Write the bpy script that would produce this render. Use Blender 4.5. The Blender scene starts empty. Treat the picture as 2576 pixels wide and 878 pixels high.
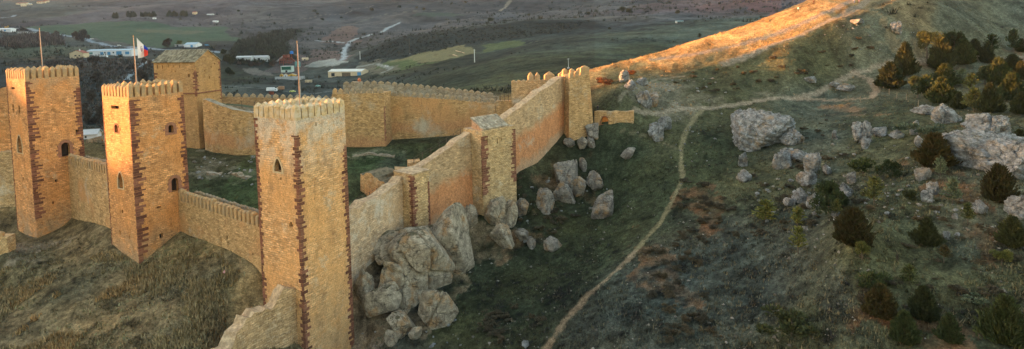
import bpy, bmesh, math, random
import numpy as np
from mathutils import Vector, Matrix

random.seed(7)
SC = bpy.context.scene
COL = SC.collection
PI = math.pi

# ------------------------------------------------------------------ camera model
CAMZ = 45.0
FPX = 1400.0
PIT = math.radians(3.5)
ROL = math.radians(1.3)
CX = 1288.0
CY = 85 + FPX * math.tan(PIT)
_F = np.array([0, math.cos(PIT), -math.sin(PIT)])
_u0 = np.array([0, math.sin(PIT), math.cos(PIT)])
_r0 = np.array([1.0, 0, 0])
_R = _r0 * math.cos(ROL) - _u0 * math.sin(ROL)
_U = _u0 * math.cos(ROL) + _r0 * math.sin(ROL)


def ray(px, py):
    v = _R * (px - CX) / FPX - _U * (py - CY) / FPX + _F
    return v / v[1]


def P(px, py, d):
    """world point seen at photograph position (px, py) at forward distance d"""
    v = ray(px, py) * d
    return Vector((v[0], v[1], v[2] + CAMZ))


cam = bpy.data.cameras.new('camera')
cam.sensor_width = 36
cam.lens = 36 * FPX / 2576
cam.shift_y = -(439 - CY) / 2576
cam.clip_start = 1
cam.clip_end = 20000
camo = bpy.data.objects.new('camera', cam)
COL.objects.link(camo)
m = Matrix(((_R[0], _U[0], -_F[0], 0), (_R[1], _U[1], -_F[1], 0), (_R[2], _U[2], -_F[2], CAMZ), (0, 0, 0, 1)))
camo.matrix_world = m
SC.camera = camo

# ------------------------------------------------------------------ numpy noise
def _hash(ix, iy, s):
    n = (ix.astype(np.int64) * 374761393 + iy.astype(np.int64) * 668265263 + s * 1442695041) & 0x7fffffff
    n = ((n ^ (n >> 13)) * 1274126177) & 0x7fffffff
    n = n ^ (n >> 16)
    return (n & 0xffff) / 65535.0


def vnoise(x, y, s=0):
    ix = np.floor(x); iy = np.floor(y)
    fx = x - ix; fy = y - iy
    fx = fx * fx * (3 - 2 * fx); fy = fy * fy * (3 - 2 * fy)
    a = _hash(ix, iy, s); b = _hash(ix + 1, iy, s); c = _hash(ix, iy + 1, s); d = _hash(ix + 1, iy + 1, s)
    return (a * (1 - fx) + b * fx) * (1 - fy) + (c * (1 - fx) + d * fx) * fy


def fbm(x, y, s=0, o=4):
    x = np.asarray(x, float); y = np.asarray(y, float)
    t = 0; a = 0.5; n = 0
    for k in range(o):
        t = t + a * vnoise(x * 2 ** k + 17.3 * k, y * 2 ** k - 9.1 * k, s + k)
        n += a; a *= 0.5
    return t / n * 2 - 1


# ------------------------------------------------------------------ terrain
CTRL = [
 # slope in front of the castle
 (-250,900,62),(-250,700,84),(-250,640,96),(-250,560,110),(-600,640,98),(-600,560,118),(-600,900,64),(0,878,66),(300,878,62),(560,850,66),(0,700,85),(150,760,74),(450,790,66),
 (300,960,56),(0,960,60),(700,960,60),(-250,1000,56),
 (95,600,96),(348,670,82),(160,562,101),(278,594,88.5),(430,592,87.5),(648,705,74.5),(660,790,71),(770,890,67.5),(886,885,74),
 (12,632,89),
 # courtyard
 (20,430,115),(0,500,108),(30,600,98),(-250,490,128),(240,400,115),
 (540,395,119),(600,520,95),(900,370,127),(1100,350,130),(1000,430,112),(930,520,95),(1240,350,125),(700,385,122),(350,420,112),
 # outer slope
 (890,702,80.5),(1030,614,91),(1180,546,104.5),(1290,548,102),(1300,440,111),(1417,334,127),(1495,325,127),
 (1100,620,92),(1200,605,96.5),(1350,455,112),(1400,405,118),(1500,400,118),(1500,500,108),(1400,560,100),(1300,680,88),
 (1150,725,82),(1000,800,76),(940,860,73),(1000,878,70),(1200,800,74),(1250,878,66),(1250,960,61),(950,960,66),
 # path in the gully
 (1380,878,62),(1480,740,71),(1580,655,78),(1660,560,88),(1715,450,102),(1712,380,113),(1740,310,125),(1790,270,134),(1380,960,58),
 # hillside on the right
 (1600,878,56),(1750,700,68),(1800,560,82),(1850,450,97),(1900,385,108),(1950,280,128),(1900,878,52),(2000,700,60),(2140,612,58),
 (2250,878,46),(2300,600,59),(2560,860,44),(2500,500,64),(2350,420,78),(2200,420,87),(2100,350,104),(2200,252,130),(2450,310,98),
 (2570,350,86),(2750,878,42),(2750,500,62),(2750,200,125),(2000,252,138),(2150,182,150),(2330,147,160),(2570,137,165),
 (2300,60,178),(2570,66,188),(2160,2,186),(2400,0,200),(2570,0,205),(2400,-60,235),(2570,-60,235),(2800,0,205),(2800,-60,235),(1900,960,48),(2300,960,42),(2700,960,39),
 (1560,235,132),(1640,262,134),(1700,220,142),(1850,205,145),(1900,222,143),(2000,165,149),(2100,125,158),(2050,200,147),
 (1480,238,185),(1600,215,200),(1790,180,215),(2000,120,228),(2100,70,235),(2250,0,250),
 (1207,546,99.8),(1250,548,101),(1291,548,104),(1310,505,106),(1150,575,97),
 # behind the castle
 (20,330,190),(240,345,190),(450,330,180),(240,300,260),(560,260,300),(300,245,360),(150,200,420),(350,170,560),(200,150,650),(50,150,650),(300,120,850),(60,105,850),
 (300,85,1050),(100,70,1150),(500,95,1000),(0,40,1500),(300,40,1500),(600,30,1600),(-250,40,1500),(-250,120,700),(-250,250,350),
 (0,0,2200),(500,0,2300),(900,0,2100),(1250,0,1800),(1600,0,1500),(1850,0,1300),(2100,-10,1200),(2500,-60,1200),(-250,0,2200),
 (0,-60,3200),(600,-60,3200),(1200,-60,3000),(1800,-60,2600),(2600,-100,2600),(-300,-60,3200),
 (860,232,430),(700,228,430),(860,270,300),(1000,240,250),(640,190,600),(870,187,620),(770,165,700),(850,120,950),(900,70,1250),(600,110,900),
 (1000,190,420),(1100,140,520),(1150,225,240),(1194,155,420),(1300,215,220),(1300,185,270),(1300,130,400),(1300,97,560),(1300,60,900),(1100,90,800),(1000,110,750),
 (1450,170,270),(1700,118,360),(1850,80,420),(1700,58,560),(1900,50,600),(1950,38,750),(1850,28,950),(2000,12,1100),
]


def _terrain_fit():
    us = []; es = []
    for (px, py, d) in CTRL:
        r = ray(px, py)
        us.append((1.6 * r[0], math.log(d))); es.append(r[2])
    X = np.array(us); e = np.array(es); n = len(X)
    D = np.linalg.norm(X[:, None] - X[None], axis=2)
    K = D * D * np.log(D + 1e-9)
    K += np.eye(n) * 1.5e-4
    Q = np.c_[np.ones(n), X]
    A = np.block([[K, Q], [Q.T, np.zeros((3, 3))]])
    s = np.linalg.solve(A, np.r_[e, 0, 0, 0])
    return X, s


_TX, _TS = _terrain_fit()


RIDGE = [(1390, 245, 170), (1440, 200, 165), (1480, 178, 163), (1540, 163, 167), (1600, 148, 171), (1690, 122, 175), (1790, 91, 179), (1900, 57, 184), (2000, 19, 188), (2050, 0, 191), (2140, -38, 202), (2190, -60, 222), (2230, -70, 245)]
_RD = np.array([ray(a_, b_) * d_ for a_, b_, d_ in RIDGE])


def ridge_h(x, y):
    """the long grass ridge: crest line, a gently tilted back, a bank, a shelf where the second track runs, then the slope"""
    best = np.full(x.shape, 1e18); hh = np.zeros(x.shape)
    for a_, b_ in zip(_RD[:-1], _RD[1:]):
        dx, dy = b_[0] - a_[0], b_[1] - a_[1]; L = dx * dx + dy * dy
        t = ((x - a_[0]) * dx + (y - a_[1]) * dy) / L
        t = np.clip(t, 0, 1); px_ = a_[0] + t * dx; py_ = a_[1] + t * dy
        q = ((x - px_) * dy - (y - py_) * dx) / math.sqrt(L)
        d = np.hypot(x - px_, y - py_); m_ = d < best
        qq = np.where(q >= 0, d, -d)
        pr = np.interp(qq, [-80, -30, -6, 0, 4, 11.5, 17, 20.5, 28.5, 36.5, 54, 200], [50, 12.0, .8, 0, .45, 2.0, 3.9, 4.05, 9.0, 16, 36, 240])
        hh = np.where(m_, a_[2] + t * (b_[2] - a_[2]) - pr, hh); best = np.where(m_, d, best)
    return hh


def _E(u, y):
    u = np.asarray(u, float).ravel(); y = np.asarray(y, float).ravel()
    h = _E0(u, y) * y
    k = np.where((y > 112) & (y < 330) & (u > -.02) & (u < .95))[0]
    if len(k):
        r = ridge_h(u[k] * y[k], y[k]); b = h[k]
        h[k] = .5 * (b + r + np.sqrt((b - r) ** 2 + .8)) - .2 * np.exp(-np.abs(b - r) / 2)
    return h / y


def _E0(u, y):
    u = np.asarray(u, float).ravel(); w = np.log(np.asarray(y, float).ravel())
    out = np.empty(len(u)); n = len(_TX)
    for i in range(0, len(u), 20000):
        a = 1.6 * u[i:i + 20000]; b = w[i:i + 20000]
        D2 = (a[:, None] - _TX[None, :, 0]) ** 2 + (b[:, None] - _TX[None, :, 1]) ** 2
        out[i:i + 20000] = (0.5 * D2 * np.log(D2 + 1e-18)) @ _TS[:n] + _TS[n] + _TS[n + 1] * a + _TS[n + 2] * b
    return out


def bumps(x, y):
    far = np.clip((y - 150) / 500, 0, 1)
    b = 0.34 * fbm(x / 8, y / 8, 3, 3) + 0.13 * fbm(x / 2.2, y / 2.2, 5, 3)
    far2 = np.clip((y - 600) / 900, 0, 1)
    b = b * (1 + 1.5 * far) + far * 7.0 * fbm(x / 95, y / 150, 9, 5) + far ** 2 * 10 * fbm(x / 420, y / 420, 11, 3) + far2 * 34 * fbm(x / 330, y / 330, 14, 4)
    return b


def ground_z(x, y):
    x = np.atleast_1d(np.asarray(x, float)); y = np.atleast_1d(np.asarray(y, float))
    return _E(x / y, y) * y + bumps(x, y) + CAMZ


def gz(x, y):
    return float(ground_z([x], [y])[0])


_YS = np.exp(np.linspace(math.log(30), math.log(3300), 420))


def hits(pts):
    """where the sight lines through these photograph positions meet the ground"""
    pts = np.asarray(pts, float)
    res = []
    U_ = np.array([ray(a, b)[0] for a, b in pts]); E_ = np.array([ray(a, b)[2] for a, b in pts])
    n = len(pts); m_ = len(_YS)
    uu = np.repeat(U_, m_); yy = np.tile(_YS, n)
    g = (_E(uu, yy) + bumps(uu * yy, yy) / yy).reshape(n, m_)
    for i in range(n):
        above = g[i] - E_[i]
        k = np.argmax(above >= 0)
        if above[k] < 0:
            k = m_ - 1; y = _YS[-1]
        elif k == 0:
            y = _YS[0]
        else:
            t = -above[k - 1] / (above[k] - above[k - 1]); y = _YS[k - 1] + t * (_YS[k] - _YS[k - 1])
        res.append((U_[i] * y, y, E_[i] * y + CAMZ))
    return res


def hit(px, py):
    return hits([(px, py)])[0]


def inpoly(x, y, poly):
    ins = np.zeros(x.shape, bool); n = len(poly)
    for i in range(n):
        x1, y1 = poly[i][:2]; x2, y2 = poly[(i + 1) % n][:2]
        c = ((y1 > y) != (y2 > y)) & (x < (x2 - x1) * (y - y1) / (y2 - y1 + 1e-12) + x1)
        ins ^= c
    return ins


def linedist(x, y, pl):
    d = np.full(x.shape, 1e9)
    for (a, b) in zip(pl[:-1], pl[1:]):
        ax, ay = a[:2]; bx, by = b[:2]
        L = (bx - ax) ** 2 + (by - ay) ** 2 + 1e-9
        t = np.clip(((x - ax) * (bx - ax) + (y - ay) * (by - ay)) / L, 0, 1)
        d = np.minimum(d, np.hypot(x - ax - t * (bx - ax), y - ay - t * (by - ay)))
    return d


# ------------------------------------------------------------------ tagging and mesh helpers
def tag(o, label=None, cat=None, group=None, kind=None):
    if label: o['label'] = label
    if cat: o['category'] = cat
    if group: o['group'] = group
    if kind: o['kind'] = kind
    elif label: o['kind'] = 'thing'
    return o


def empty(name, loc, label, cat, group=None, rz=0):
    o = bpy.data.objects.new(name, None)
    COL.objects.link(o)
    o.empty_display_size = 0.5
    o.location = loc; o.rotation_euler = (0, 0, rz)
    return tag(o, label, cat, group)


def link(name, me, parent=None, loc=None):
    o = bpy.data.objects.new(name, me)
    COL.objects.link(o)
    if loc is not None: o.location = loc
    if parent: o.parent = parent
    return o


class MB:
    def __init__(s):
        s.v = []; s.f = []; s.c = []; s.hf = None; s.mi = []

    def add(s, vs, fs, col=None, mi=0):
        o = len(s.v)
        s.v += [tuple(p) for p in vs]
        s.f += [tuple(i + o for i in f) for f in fs]
        s.mi += [mi] * len(fs)
        s.c += [col or (1, 1, 1)] * len(vs)

    def box(s, c, size, rz=0, col=None, top=1.0, mi=0, j=0):
        cx, cy, cz = c; sx, sy, sz = size[0] / 2, size[1] / 2, size[2] / 2
        ca, sa = math.cos(rz), math.sin(rz)
        vs = []
        for k in (-1, 1):
            q = top if k > 0 else 1
            for (a, b) in ((-1, -1), (1, -1), (1, 1), (-1, 1)):
                x = a * sx * q + random.uniform(-j, j); y = b * sy * q + random.uniform(-j, j)
                vs.append((cx + x * ca - y * sa, cy + x * sa + y * ca, cz + k * sz + random.uniform(-j, j)))
        s.add(vs, [(3, 2, 1, 0), (4, 5, 6, 7), (0, 1, 5, 4), (1, 2, 6, 5), (2, 3, 7, 6), (3, 0, 4, 7)], col, mi)

    def prism(s, poly, z0, z1, col=None, mi=0, caps=True):
        """poly counter-clockwise; z0/z1 number or list"""
        n = len(poly)
        a = z0 if hasattr(z0, '__len__') else [z0] * n
        b = z1 if hasattr(z1, '__len__') else [z1] * n
        vs = [(p[0], p[1], a[i]) for i, p in enumerate(poly)] + [(p[0], p[1], b[i]) for i, p in enumerate(poly)]
        fs = [(i, (i + 1) % n, n + (i + 1) % n, n + i) for i in range(n)]
        if caps: fs += [tuple(range(n - 1, -1, -1)), tuple(range(n, 2 * n))]
        s.add(vs, fs, col, mi)

    def tube(s, a, b, r0, r1=None, n=6, col=None, mi=0):
        r1 = r0 if r1 is None else r1
        a = Vector(a); b = Vector(b); d = (b - a).normalized()
        t = d.orthogonal().normalized(); w = d.cross(t)
        vs = []
        for (c, r) in ((a, r0), (b, r1)):
            for k in range(n):
                th = 2 * PI * k / n
                vs.append(c + (t * math.cos(th) + w * math.sin(th)) * r)
        fs = [(i, (i + 1) % n, n + (i + 1) % n, n + i) for i in range(n)] + [tuple(range(n - 1, -1, -1)), tuple(range(n, 2 * n))]
        s.add(vs, fs, col, mi)

    def mesh(s, name, mats, smooth=False):
        me = bpy.data.meshes.new(name)
        me.from_pydata(s.v, [], s.f)
        for mt in (mats if isinstance(mats, (list, tuple)) else [mats]): me.materials.append(mt)
        if len(set(s.mi)) > 1: me.polygons.foreach_set('material_index', s.mi)
        if any(c != (1, 1, 1) for c in s.c):
            at = me.color_attributes.new('Col', 'FLOAT_COLOR', 'POINT')
            at.data.foreach_set('color', np.array([(*c, 1) for c in s.c], np.float32).ravel())
        if smooth: me.polygons.foreach_set('use_smooth', [True] * len(me.polygons))
        me.update()
        metric_uv(me)
        return me

    def build(s, name, mats, parent=None, loc=None, smooth=False, rel=True):
        """world-space geometry; when parented, stored relative to the parent's place"""
        me = s.mesh(name, mats, smooth)
        if parent is not None and rel:
            me.transform(Matrix.Translation(-Vector(parent.location)))
            me.update()
        return link(name, me, parent, loc)

    def thing(s, name, mats, label, cat, group=None, smooth=False):
        """world-space geometry as one mesh thing, its origin at the middle of its foot"""
        A = np.array(s.v); c = Vector(((A[:, 0].min() + A[:, 0].max()) / 2, (A[:, 1].min() + A[:, 1].max()) / 2, A[:, 2].min()))
        me = s.mesh(name, mats, smooth); me.transform(Matrix.Translation(-c)); me.update()
        return tag(link(name, me, None, c), label, cat, group)


def metric_uv(me):
    if 'UVMap' in me.uv_layers: me.uv_layers.remove(me.uv_layers['UVMap'])
    uv = me.uv_layers.new(name='UVMap')
    buf = np.zeros((len(me.loops), 2), np.float32)
    for p in me.polygons:
        n = p.normal
        if abs(n.z) > 0.75:
            for li in p.loop_indices:
                c = me.vertices[me.loops[li].vertex_index].co; buf[li] = (c.x, c.y)
        else:
            t = Vector((-n.y, n.x, 0)); t.normalize()
            for li in p.loop_indices:
                c = me.vertices[me.loops[li].vertex_index].co; buf[li] = (c.dot(t), c.z)
    uv.data.foreach_set('uv', buf.ravel())


def dup(o, loc=None, rz=None, label=None, group=None, scale=None, parent=None):
    c = o.copy(); COL.objects.link(c)
    if parent is not None: c.parent = parent
    if loc is not None: c.location = loc
    if rz is not None: c.rotation_euler = (0, 0, rz)
    if scale is not None: c.scale = scale
    if label: c['label'] = label
    if group: c['group'] = group
    for ch in o.children:
        dup(ch, parent=c)
    return c


# ------------------------------------------------------------------ materials
def _mat(name):
    mt = bpy.data.materials.new(name); mt.use_nodes = True
    nt = mt.node_tree; nt.nodes.clear()
    out = nt.nodes.new('ShaderNodeOutputMaterial'); b = nt.nodes.new('ShaderNodeBsdfPrincipled')
    nt.links.new(b.outputs[0], out.inputs[0])
    b.inputs['Roughness'].default_value = 0.9
    b.inputs['Specular IOR Level'].default_value = 0.2
    return mt, nt, b


def N(nt, t, **k):
    n = nt.nodes.new(t)
    for a, v in k.items():
        if a.startswith('i_'):
            n.inputs[a[2:].replace('_', ' ')].default_value = v
        else:
            setattr(n, a, v)
    return n


def mix(nt, fac, a, b, mode='MIX'):
    n = nt.nodes.new('ShaderNodeMix'); n.data_type = 'RGBA'; n.blend_type = mode
    for sock, v in ((n.inputs[0], fac), (n.inputs[6], a), (n.inputs[7], b)):
        if hasattr(v, 'is_linked') or hasattr(v, 'links'): nt.links.new(v, sock)
        elif isinstance(v, (int, float)): sock.default_value = v
        else: sock.default_value = (*v, 1)
    return n.outputs[2]


def ramp(nt, src, stops):
    n = nt.nodes.new('ShaderNodeValToRGB')
    e = n.color_ramp.elements
    while len(e) < len(stops): e.new(0.5)
    for i, (p_, c) in enumerate(stops):
        e[i].position = p_; e[i].color = (*c, 1) if hasattr(c, '__len__') else (c, c, c, 1)
    nt.links.new(src, n.inputs[0])
    return n.outputs[0]


def noise(nt, vec, scale, detail=4, rough=0.6):
    n = N(nt, 'ShaderNodeTexNoise'); n.inputs['Scale'].default_value = scale
    n.inputs['Detail'].default_value = detail; n.inputs['Roughness'].default_value = rough
    nt.links.new(vec, n.inputs['Vector'])
    return n.outputs[0]


def bump(nt, b, h, dist, strength=1.0):
    n = N(nt, 'ShaderNodeBump'); n.inputs['Distance'].default_value = dist; n.inputs['Strength'].default_value = strength
    nt.links.new(h, n.inputs['Height']); nt.links.new(n.outputs[0], b.inputs['Normal'])


def stone(name, ca, cb, mortar, big=None, bigpos=(0.5, 0.62), bigscale=0.12, pale=None, palepos=(0.58, 0.7), palescale=0.25,
          bw=0.62, rh=0.29, wob=0.05, dark=0.30, bumpd=0.06, hband=None, zband=()):
    """coursed rubble: brick pattern in metres wobbled by noise, stones of many tones, big patches of render and weathering"""
    mt, nt, b = _mat(name)
    geo = N(nt, 'ShaderNodeNewGeometry'); pos = geo.outputs['Position']
    uv = N(nt, 'ShaderNodeUVMap', uv_map='UVMap')
    wn = N(nt, 'ShaderNodeTexNoise'); wn.inputs['Scale'].default_value = 2.1; wn.inputs['Detail'].default_value = 3
    nt.links.new(pos, wn.inputs['Vector'])
    sub = N(nt, 'ShaderNodeVectorMath', operation='SUBTRACT'); sub.inputs[1].default_value = (.5, .5, .5)
    nt.links.new(wn.outputs[1], sub.inputs[0])
    sc_ = N(nt, 'ShaderNodeVectorMath', operation='SCALE'); sc_.inputs['Scale'].default_value = wob * 2
    nt.links.new(sub.outputs[0], sc_.inputs[0])
    ad = N(nt, 'ShaderNodeVectorMath', operation='ADD')
    nt.links.new(uv.outputs[0], ad.inputs[0]); nt.links.new(sc_.outputs[0], ad.inputs[1])
    br = N(nt, 'ShaderNodeTexBrick')
    br.inputs['Scale'].default_value = 1.0; br.inputs['Brick Width'].default_value = bw; br.inputs['Row Height'].default_value = rh
    br.inputs['Mortar Size'].default_value = 0.035; br.inputs['Mortar Smooth'].default_value = 0.4; br.inputs['Bias'].default_value = 0.0
    br.inputs['Color1'].default_value = (*ca, 1); br.inputs['Color2'].default_value = (*cb, 1); br.inputs['Mortar'].default_value = (*mortar, 1)
    nt.links.new(ad.outputs[0], br.inputs['Vector'])
    col = br.outputs['Color']
    # stone to stone tone: voronoi cells
    vm = N(nt, 'ShaderNodeMapping'); vm.inputs['Scale'].default_value = (1, 1, 2.6); nt.links.new(pos, vm.inputs[0])
    vo = N(nt, 'ShaderNodeTexVoronoi'); vo.inputs['Scale'].default_value = 1.5
    nt.links.new(vm.outputs[0], vo.inputs['Vector'])
    hsv = N(nt, 'ShaderNodeSeparateColor'); nt.links.new(vo.outputs['Color'], hsv.inputs[0])
    col = mix(nt, 1.0, col, ramp(nt, hsv.outputs[0], [(0, 1 - dark), (0.35, 0.92), (0.75, 1.05), (1, 1.0 + dark * 0.9)]), 'MULTIPLY')
    if big:
        f = ramp(nt, noise(nt, pos, bigscale, 5, 0.62), [(bigpos[0], 0.0), (bigpos[1], 1.0)])
        n2 = ramp(nt, noise(nt, pos, 3.5, 4, 0.7), [(0.3, 0.75), (0.7, 1.18)])
        col = mix(nt, f, col, mix(nt, 1.0, big, n2, 'MULTIPLY'))
    if hband:
        hu = N(nt, 'ShaderNodeUVMap', uv_map='Rise'); sp = N(nt, 'ShaderNodeSeparateXYZ'); nt.links.new(hu.outputs[0], sp.inputs[0])
        mm = N(nt, 'ShaderNodeMath', operation='MULTIPLY_ADD'); mm.inputs[1].default_value = 0.34
        nt.links.new(noise(nt, pos, 0.35, 6, 0.68), mm.inputs[0]); nt.links.new(sp.outputs[1], mm.inputs[2])
        for (lo0, lo1, hi0, hi1, c) in hband:
            f = ramp(nt, mm.outputs[0], [(lo0, 0.0), (lo1, 1.0), (hi0, 1.0), (hi1, 0.0)])
            col = mix(nt, f, col, mix(nt, 1.0, c, ramp(nt, noise(nt, pos, 2.6, 6, 0.75), [(0.3, 0.62), (0.7, 1.3)]), 'MULTIPLY'))
    if pale:
        f = ramp(nt, noise(nt, pos, palescale, 6, 0.7), [(palepos[0], 0.0), (palepos[1], 0.85)])
        col = mix(nt, f, col, pale)
    for (z0, z1, zc, nsc, amt) in zband:     # weathering that gathers near the top or the foot
        zs = N(nt, 'ShaderNodeSeparateXYZ'); nt.links.new(pos, zs.inputs[0])
        mr = N(nt, 'ShaderNodeMapRange'); mr.inputs['From Min'].default_value = z0; mr.inputs['From Max'].default_value = z1; nt.links.new(zs.outputs[2], mr.inputs['Value'])
        zm = N(nt, 'ShaderNodeMath', operation='MULTIPLY'); nt.links.new(mr.outputs[0], zm.inputs[0]); nt.links.new(ramp(nt, noise(nt, pos, nsc, 6, 0.7), [(.4, 0.0), (.56, amt)]), zm.inputs[1])
        col = mix(nt, zm.outputs[0], col, zc)
    # grime and streaks
    mp = N(nt, 'ShaderNodeMapping'); mp.inputs['Scale'].default_value = (1.2, 1.2, 0.5); nt.links.new(pos, mp.inputs[0])
    col = mix(nt, 1.0, col, ramp(nt, noise(nt, mp.outputs[0], 0.8, 6, 0.7), [(0.28, 0.68), (0.5, 1.0), (0.75, 1.12)]), 'MULTIPLY')
    col = mix(nt, 1.0, col, ramp(nt, noise(nt, pos, 6.5, 3, 0.7), [(0.28, 0.6), (0.5, 1.0), (0.72, 1.3)]), 'MULTIPLY')
    # a few missing or dark stones
    vo2 = N(nt, 'ShaderNodeTexVoronoi'); vo2.inputs['Scale'].default_value = 1.1; nt.links.new(pos, vo2.inputs['Vector'])
    col = mix(nt, ramp(nt, vo2.outputs['Distance'], [(0.06, 0.7), (0.10, 0.0)]), col, (0.07, 0.04, 0.025))
    nt.links.new(col, b.inputs['Base Color'])
    ht = N(nt, 'ShaderNodeMath', operation='MULTIPLY_ADD'); ht.inputs[1].default_value = -0.5
    nt.links.new(br.outputs['Fac'], ht.inputs[0]); nt.links.new(noise(nt, pos, 5, 5, 0.7), ht.inputs[2])
    bump(nt, b, ht.outputs[0], bumpd)
    b.inputs['Roughness'].default_value = 0.95
    return mt


def plain(name, c, var=0.25, scale=2.0, rough=0.8, bumpd=0.0, metal=0.0, isl=0.0, c2=None):
    mt, nt, b = _mat(name)
    tc = N(nt, 'ShaderNodeNewGeometry')
    col = mix(nt, 1.0, c, ramp(nt, noise(nt, tc.outputs['Position'], scale, 5, 0.65), [(0.28, 1 - var), (0.72, 1 + var)]), 'MULTIPLY')
    if c2:
        col = mix(nt, ramp(nt, noise(nt, tc.outputs['Position'], scale * 0.4, 5, 0.7), [(0.45, 0.0), (0.6, 1.0)]), col, c2)
    if isl:
        col = mix(nt, 1.0, col, ramp(nt, tc.outputs['Random Per Island'], [(0, 1 - isl), (1, 1 + isl)]), 'MULTIPLY')
    nt.links.new(col, b.inputs['Base Color'])
    b.inputs['Roughness'].default_value = rough; b.inputs['Metallic'].default_value = metal
    if bumpd: bump(nt, b, noise(nt, tc.outputs['Position'], scale * 2, 5, 0.7), bumpd)
    return mt


def tinted(name, var=0.3, scale=1.5, rough=0.95, trans=0.0, isl=0.25):
    """colour from the mesh's own Col attribute, broken up by noise"""
    mt, nt, b = _mat(name)
    at = N(nt, 'ShaderNodeAttribute', attribute_name='Col'); g = N(nt, 'ShaderNodeNewGeometry')
    col = mix(nt, 1.0, at.outputs['Color'], ramp(nt, noise(nt, g.outputs['Position'], scale, 4, 0.6), [(0.28, 1 - var), (0.72, 1 + var)]), 'MULTIPLY')
    if isl: col = mix(nt, 1.0, col, ramp(nt, g.outputs['Random Per Island'], [(0, 1 - isl), (1, 1 + isl)]), 'MULTIPLY')
    nt.links.new(col, b.inputs['Base Color']); b.inputs['Roughness'].default_value = rough
    b.inputs['Specular IOR Level'].default_value = 0.1
    return mt


def foliage(name, c, c2, isl=0.45):
    mt, nt, b = _mat(name)
    g = N(nt, 'ShaderNodeNewGeometry'); oi = N(nt, 'ShaderNodeObjectInfo')
    col = mix(nt, ramp(nt, noise(nt, g.outputs['Position'], 1.6, 3, 0.6), [(0.4, 0.0), (0.62, 1.0)]), c, c2)
    col = mix(nt, 1.0, col, ramp(nt, g.outputs['Random Per Island'], [(0, 1 - isl), (1, 1 + isl)]), 'MULTIPLY')
    col = mix(nt, 1.0, col, ramp(nt, oi.outputs['Random'], [(0, (0.75, 0.8, 0.85)), (1, (1.25, 1.15, 1.0))]), 'MULTIPLY')
    nt.links.new(col, b.inputs['Base Color']); b.inputs['Roughness'].default_value = 0.85
    b.inputs['Specular IOR Level'].default_value = 0.15
    return mt


def rockmat(name, c, c2, ochre, moss):
    mt, nt, b = _mat(name)
    g = N(nt, 'ShaderNodeNewGeometry'); pos = g.outputs['Position']
    col = mix(nt, ramp(nt, noise(nt, pos, 0.9, 6, 0.72), [(0.38, 0.0), (0.62, 1.0)]), c, c2)
    col = mix(nt, ramp(nt, noise(nt, pos, 0.35, 5, 0.7), [(0.53, 0.0), (0.66, 0.9)]), col, ochre)
    mp = N(nt, 'ShaderNodeMapping'); mp.inputs['Scale'].default_value = (1, 1, 3.2); mp.inputs['Rotation'].default_value = (0.3, 0.2, 0); nt.links.new(pos, mp.inputs[0])
    lay = noise(nt, mp.outputs[0], 1.7, 7, 0.78)
    col = mix(nt, 1.0, col, ramp(nt, lay, [(0.33, 0.34), (0.44, 0.9), (0.6, 1.05), (0.75, 1.35)]), 'MULTIPLY')
    col = mix(nt, 1.0, col, ramp(nt, noise(nt, pos, 9, 4, 0.75), [(0.3, 0.6), (0.7, 1.35)]), 'MULTIPLY')
    wv = N(nt, 'ShaderNodeTexNoise'); wv.inputs['Scale'].default_value = 1.2; wv.inputs['Detail'].default_value = 4; nt.links.new(pos, wv.inputs['Vector'])
    va = N(nt, 'ShaderNodeVectorMath', operation='MULTIPLY_ADD'); va.inputs[1].default_value = (1.4, 1.4, 1.4); nt.links.new(wv.outputs[1], va.inputs[0]); nt.links.new(pos, va.inputs[2])
    ck = N(nt, 'ShaderNodeTexVoronoi', feature='DISTANCE_TO_EDGE'); ck.inputs['Scale'].default_value = .4; nt.links.new(va.outputs[0], ck.inputs['Vector'])
    crack = ramp(nt, ck.outputs['Distance'], [(.0, .45), (.02, .85), (.05, 1.0)])
    col = mix(nt, 1.0, col, crack, 'MULTIPLY')
    # moss and soil lie on what faces up
    sp = N(nt, 'ShaderNodeSeparateXYZ'); nt.links.new(g.outputs['Normal'], sp.inputs[0])
    ml = N(nt, 'ShaderNodeMath', operation='MULTIPLY'); nt.links.new(sp.outputs[2], ml.inputs[0]); nt.links.new(noise(nt, pos, 0.8, 5, 0.7), ml.inputs[1])
    col = mix(nt, ramp(nt, ml.outputs[0], [(0.44, 0.0), (0.52, 0.85)]), col, moss)
    nt.links.new(col, b.inputs['Base Color']); b.inputs['Roughness'].default_value = 0.95
    ad = N(nt, 'ShaderNodeMath', operation='ADD'); nt.links.new(lay, ad.inputs[0]); nt.links.new(noise(nt, pos, 4, 6, 0.75), ad.inputs[1])
    ae = N(nt, 'ShaderNodeMath', operation='ADD'); nt.links.new(ad.outputs[0], ae.inputs[0]); nt.links.new(crack, ae.inputs[1])
    bump(nt, b, ae.outputs[0], 0.4)
    return mt
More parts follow.
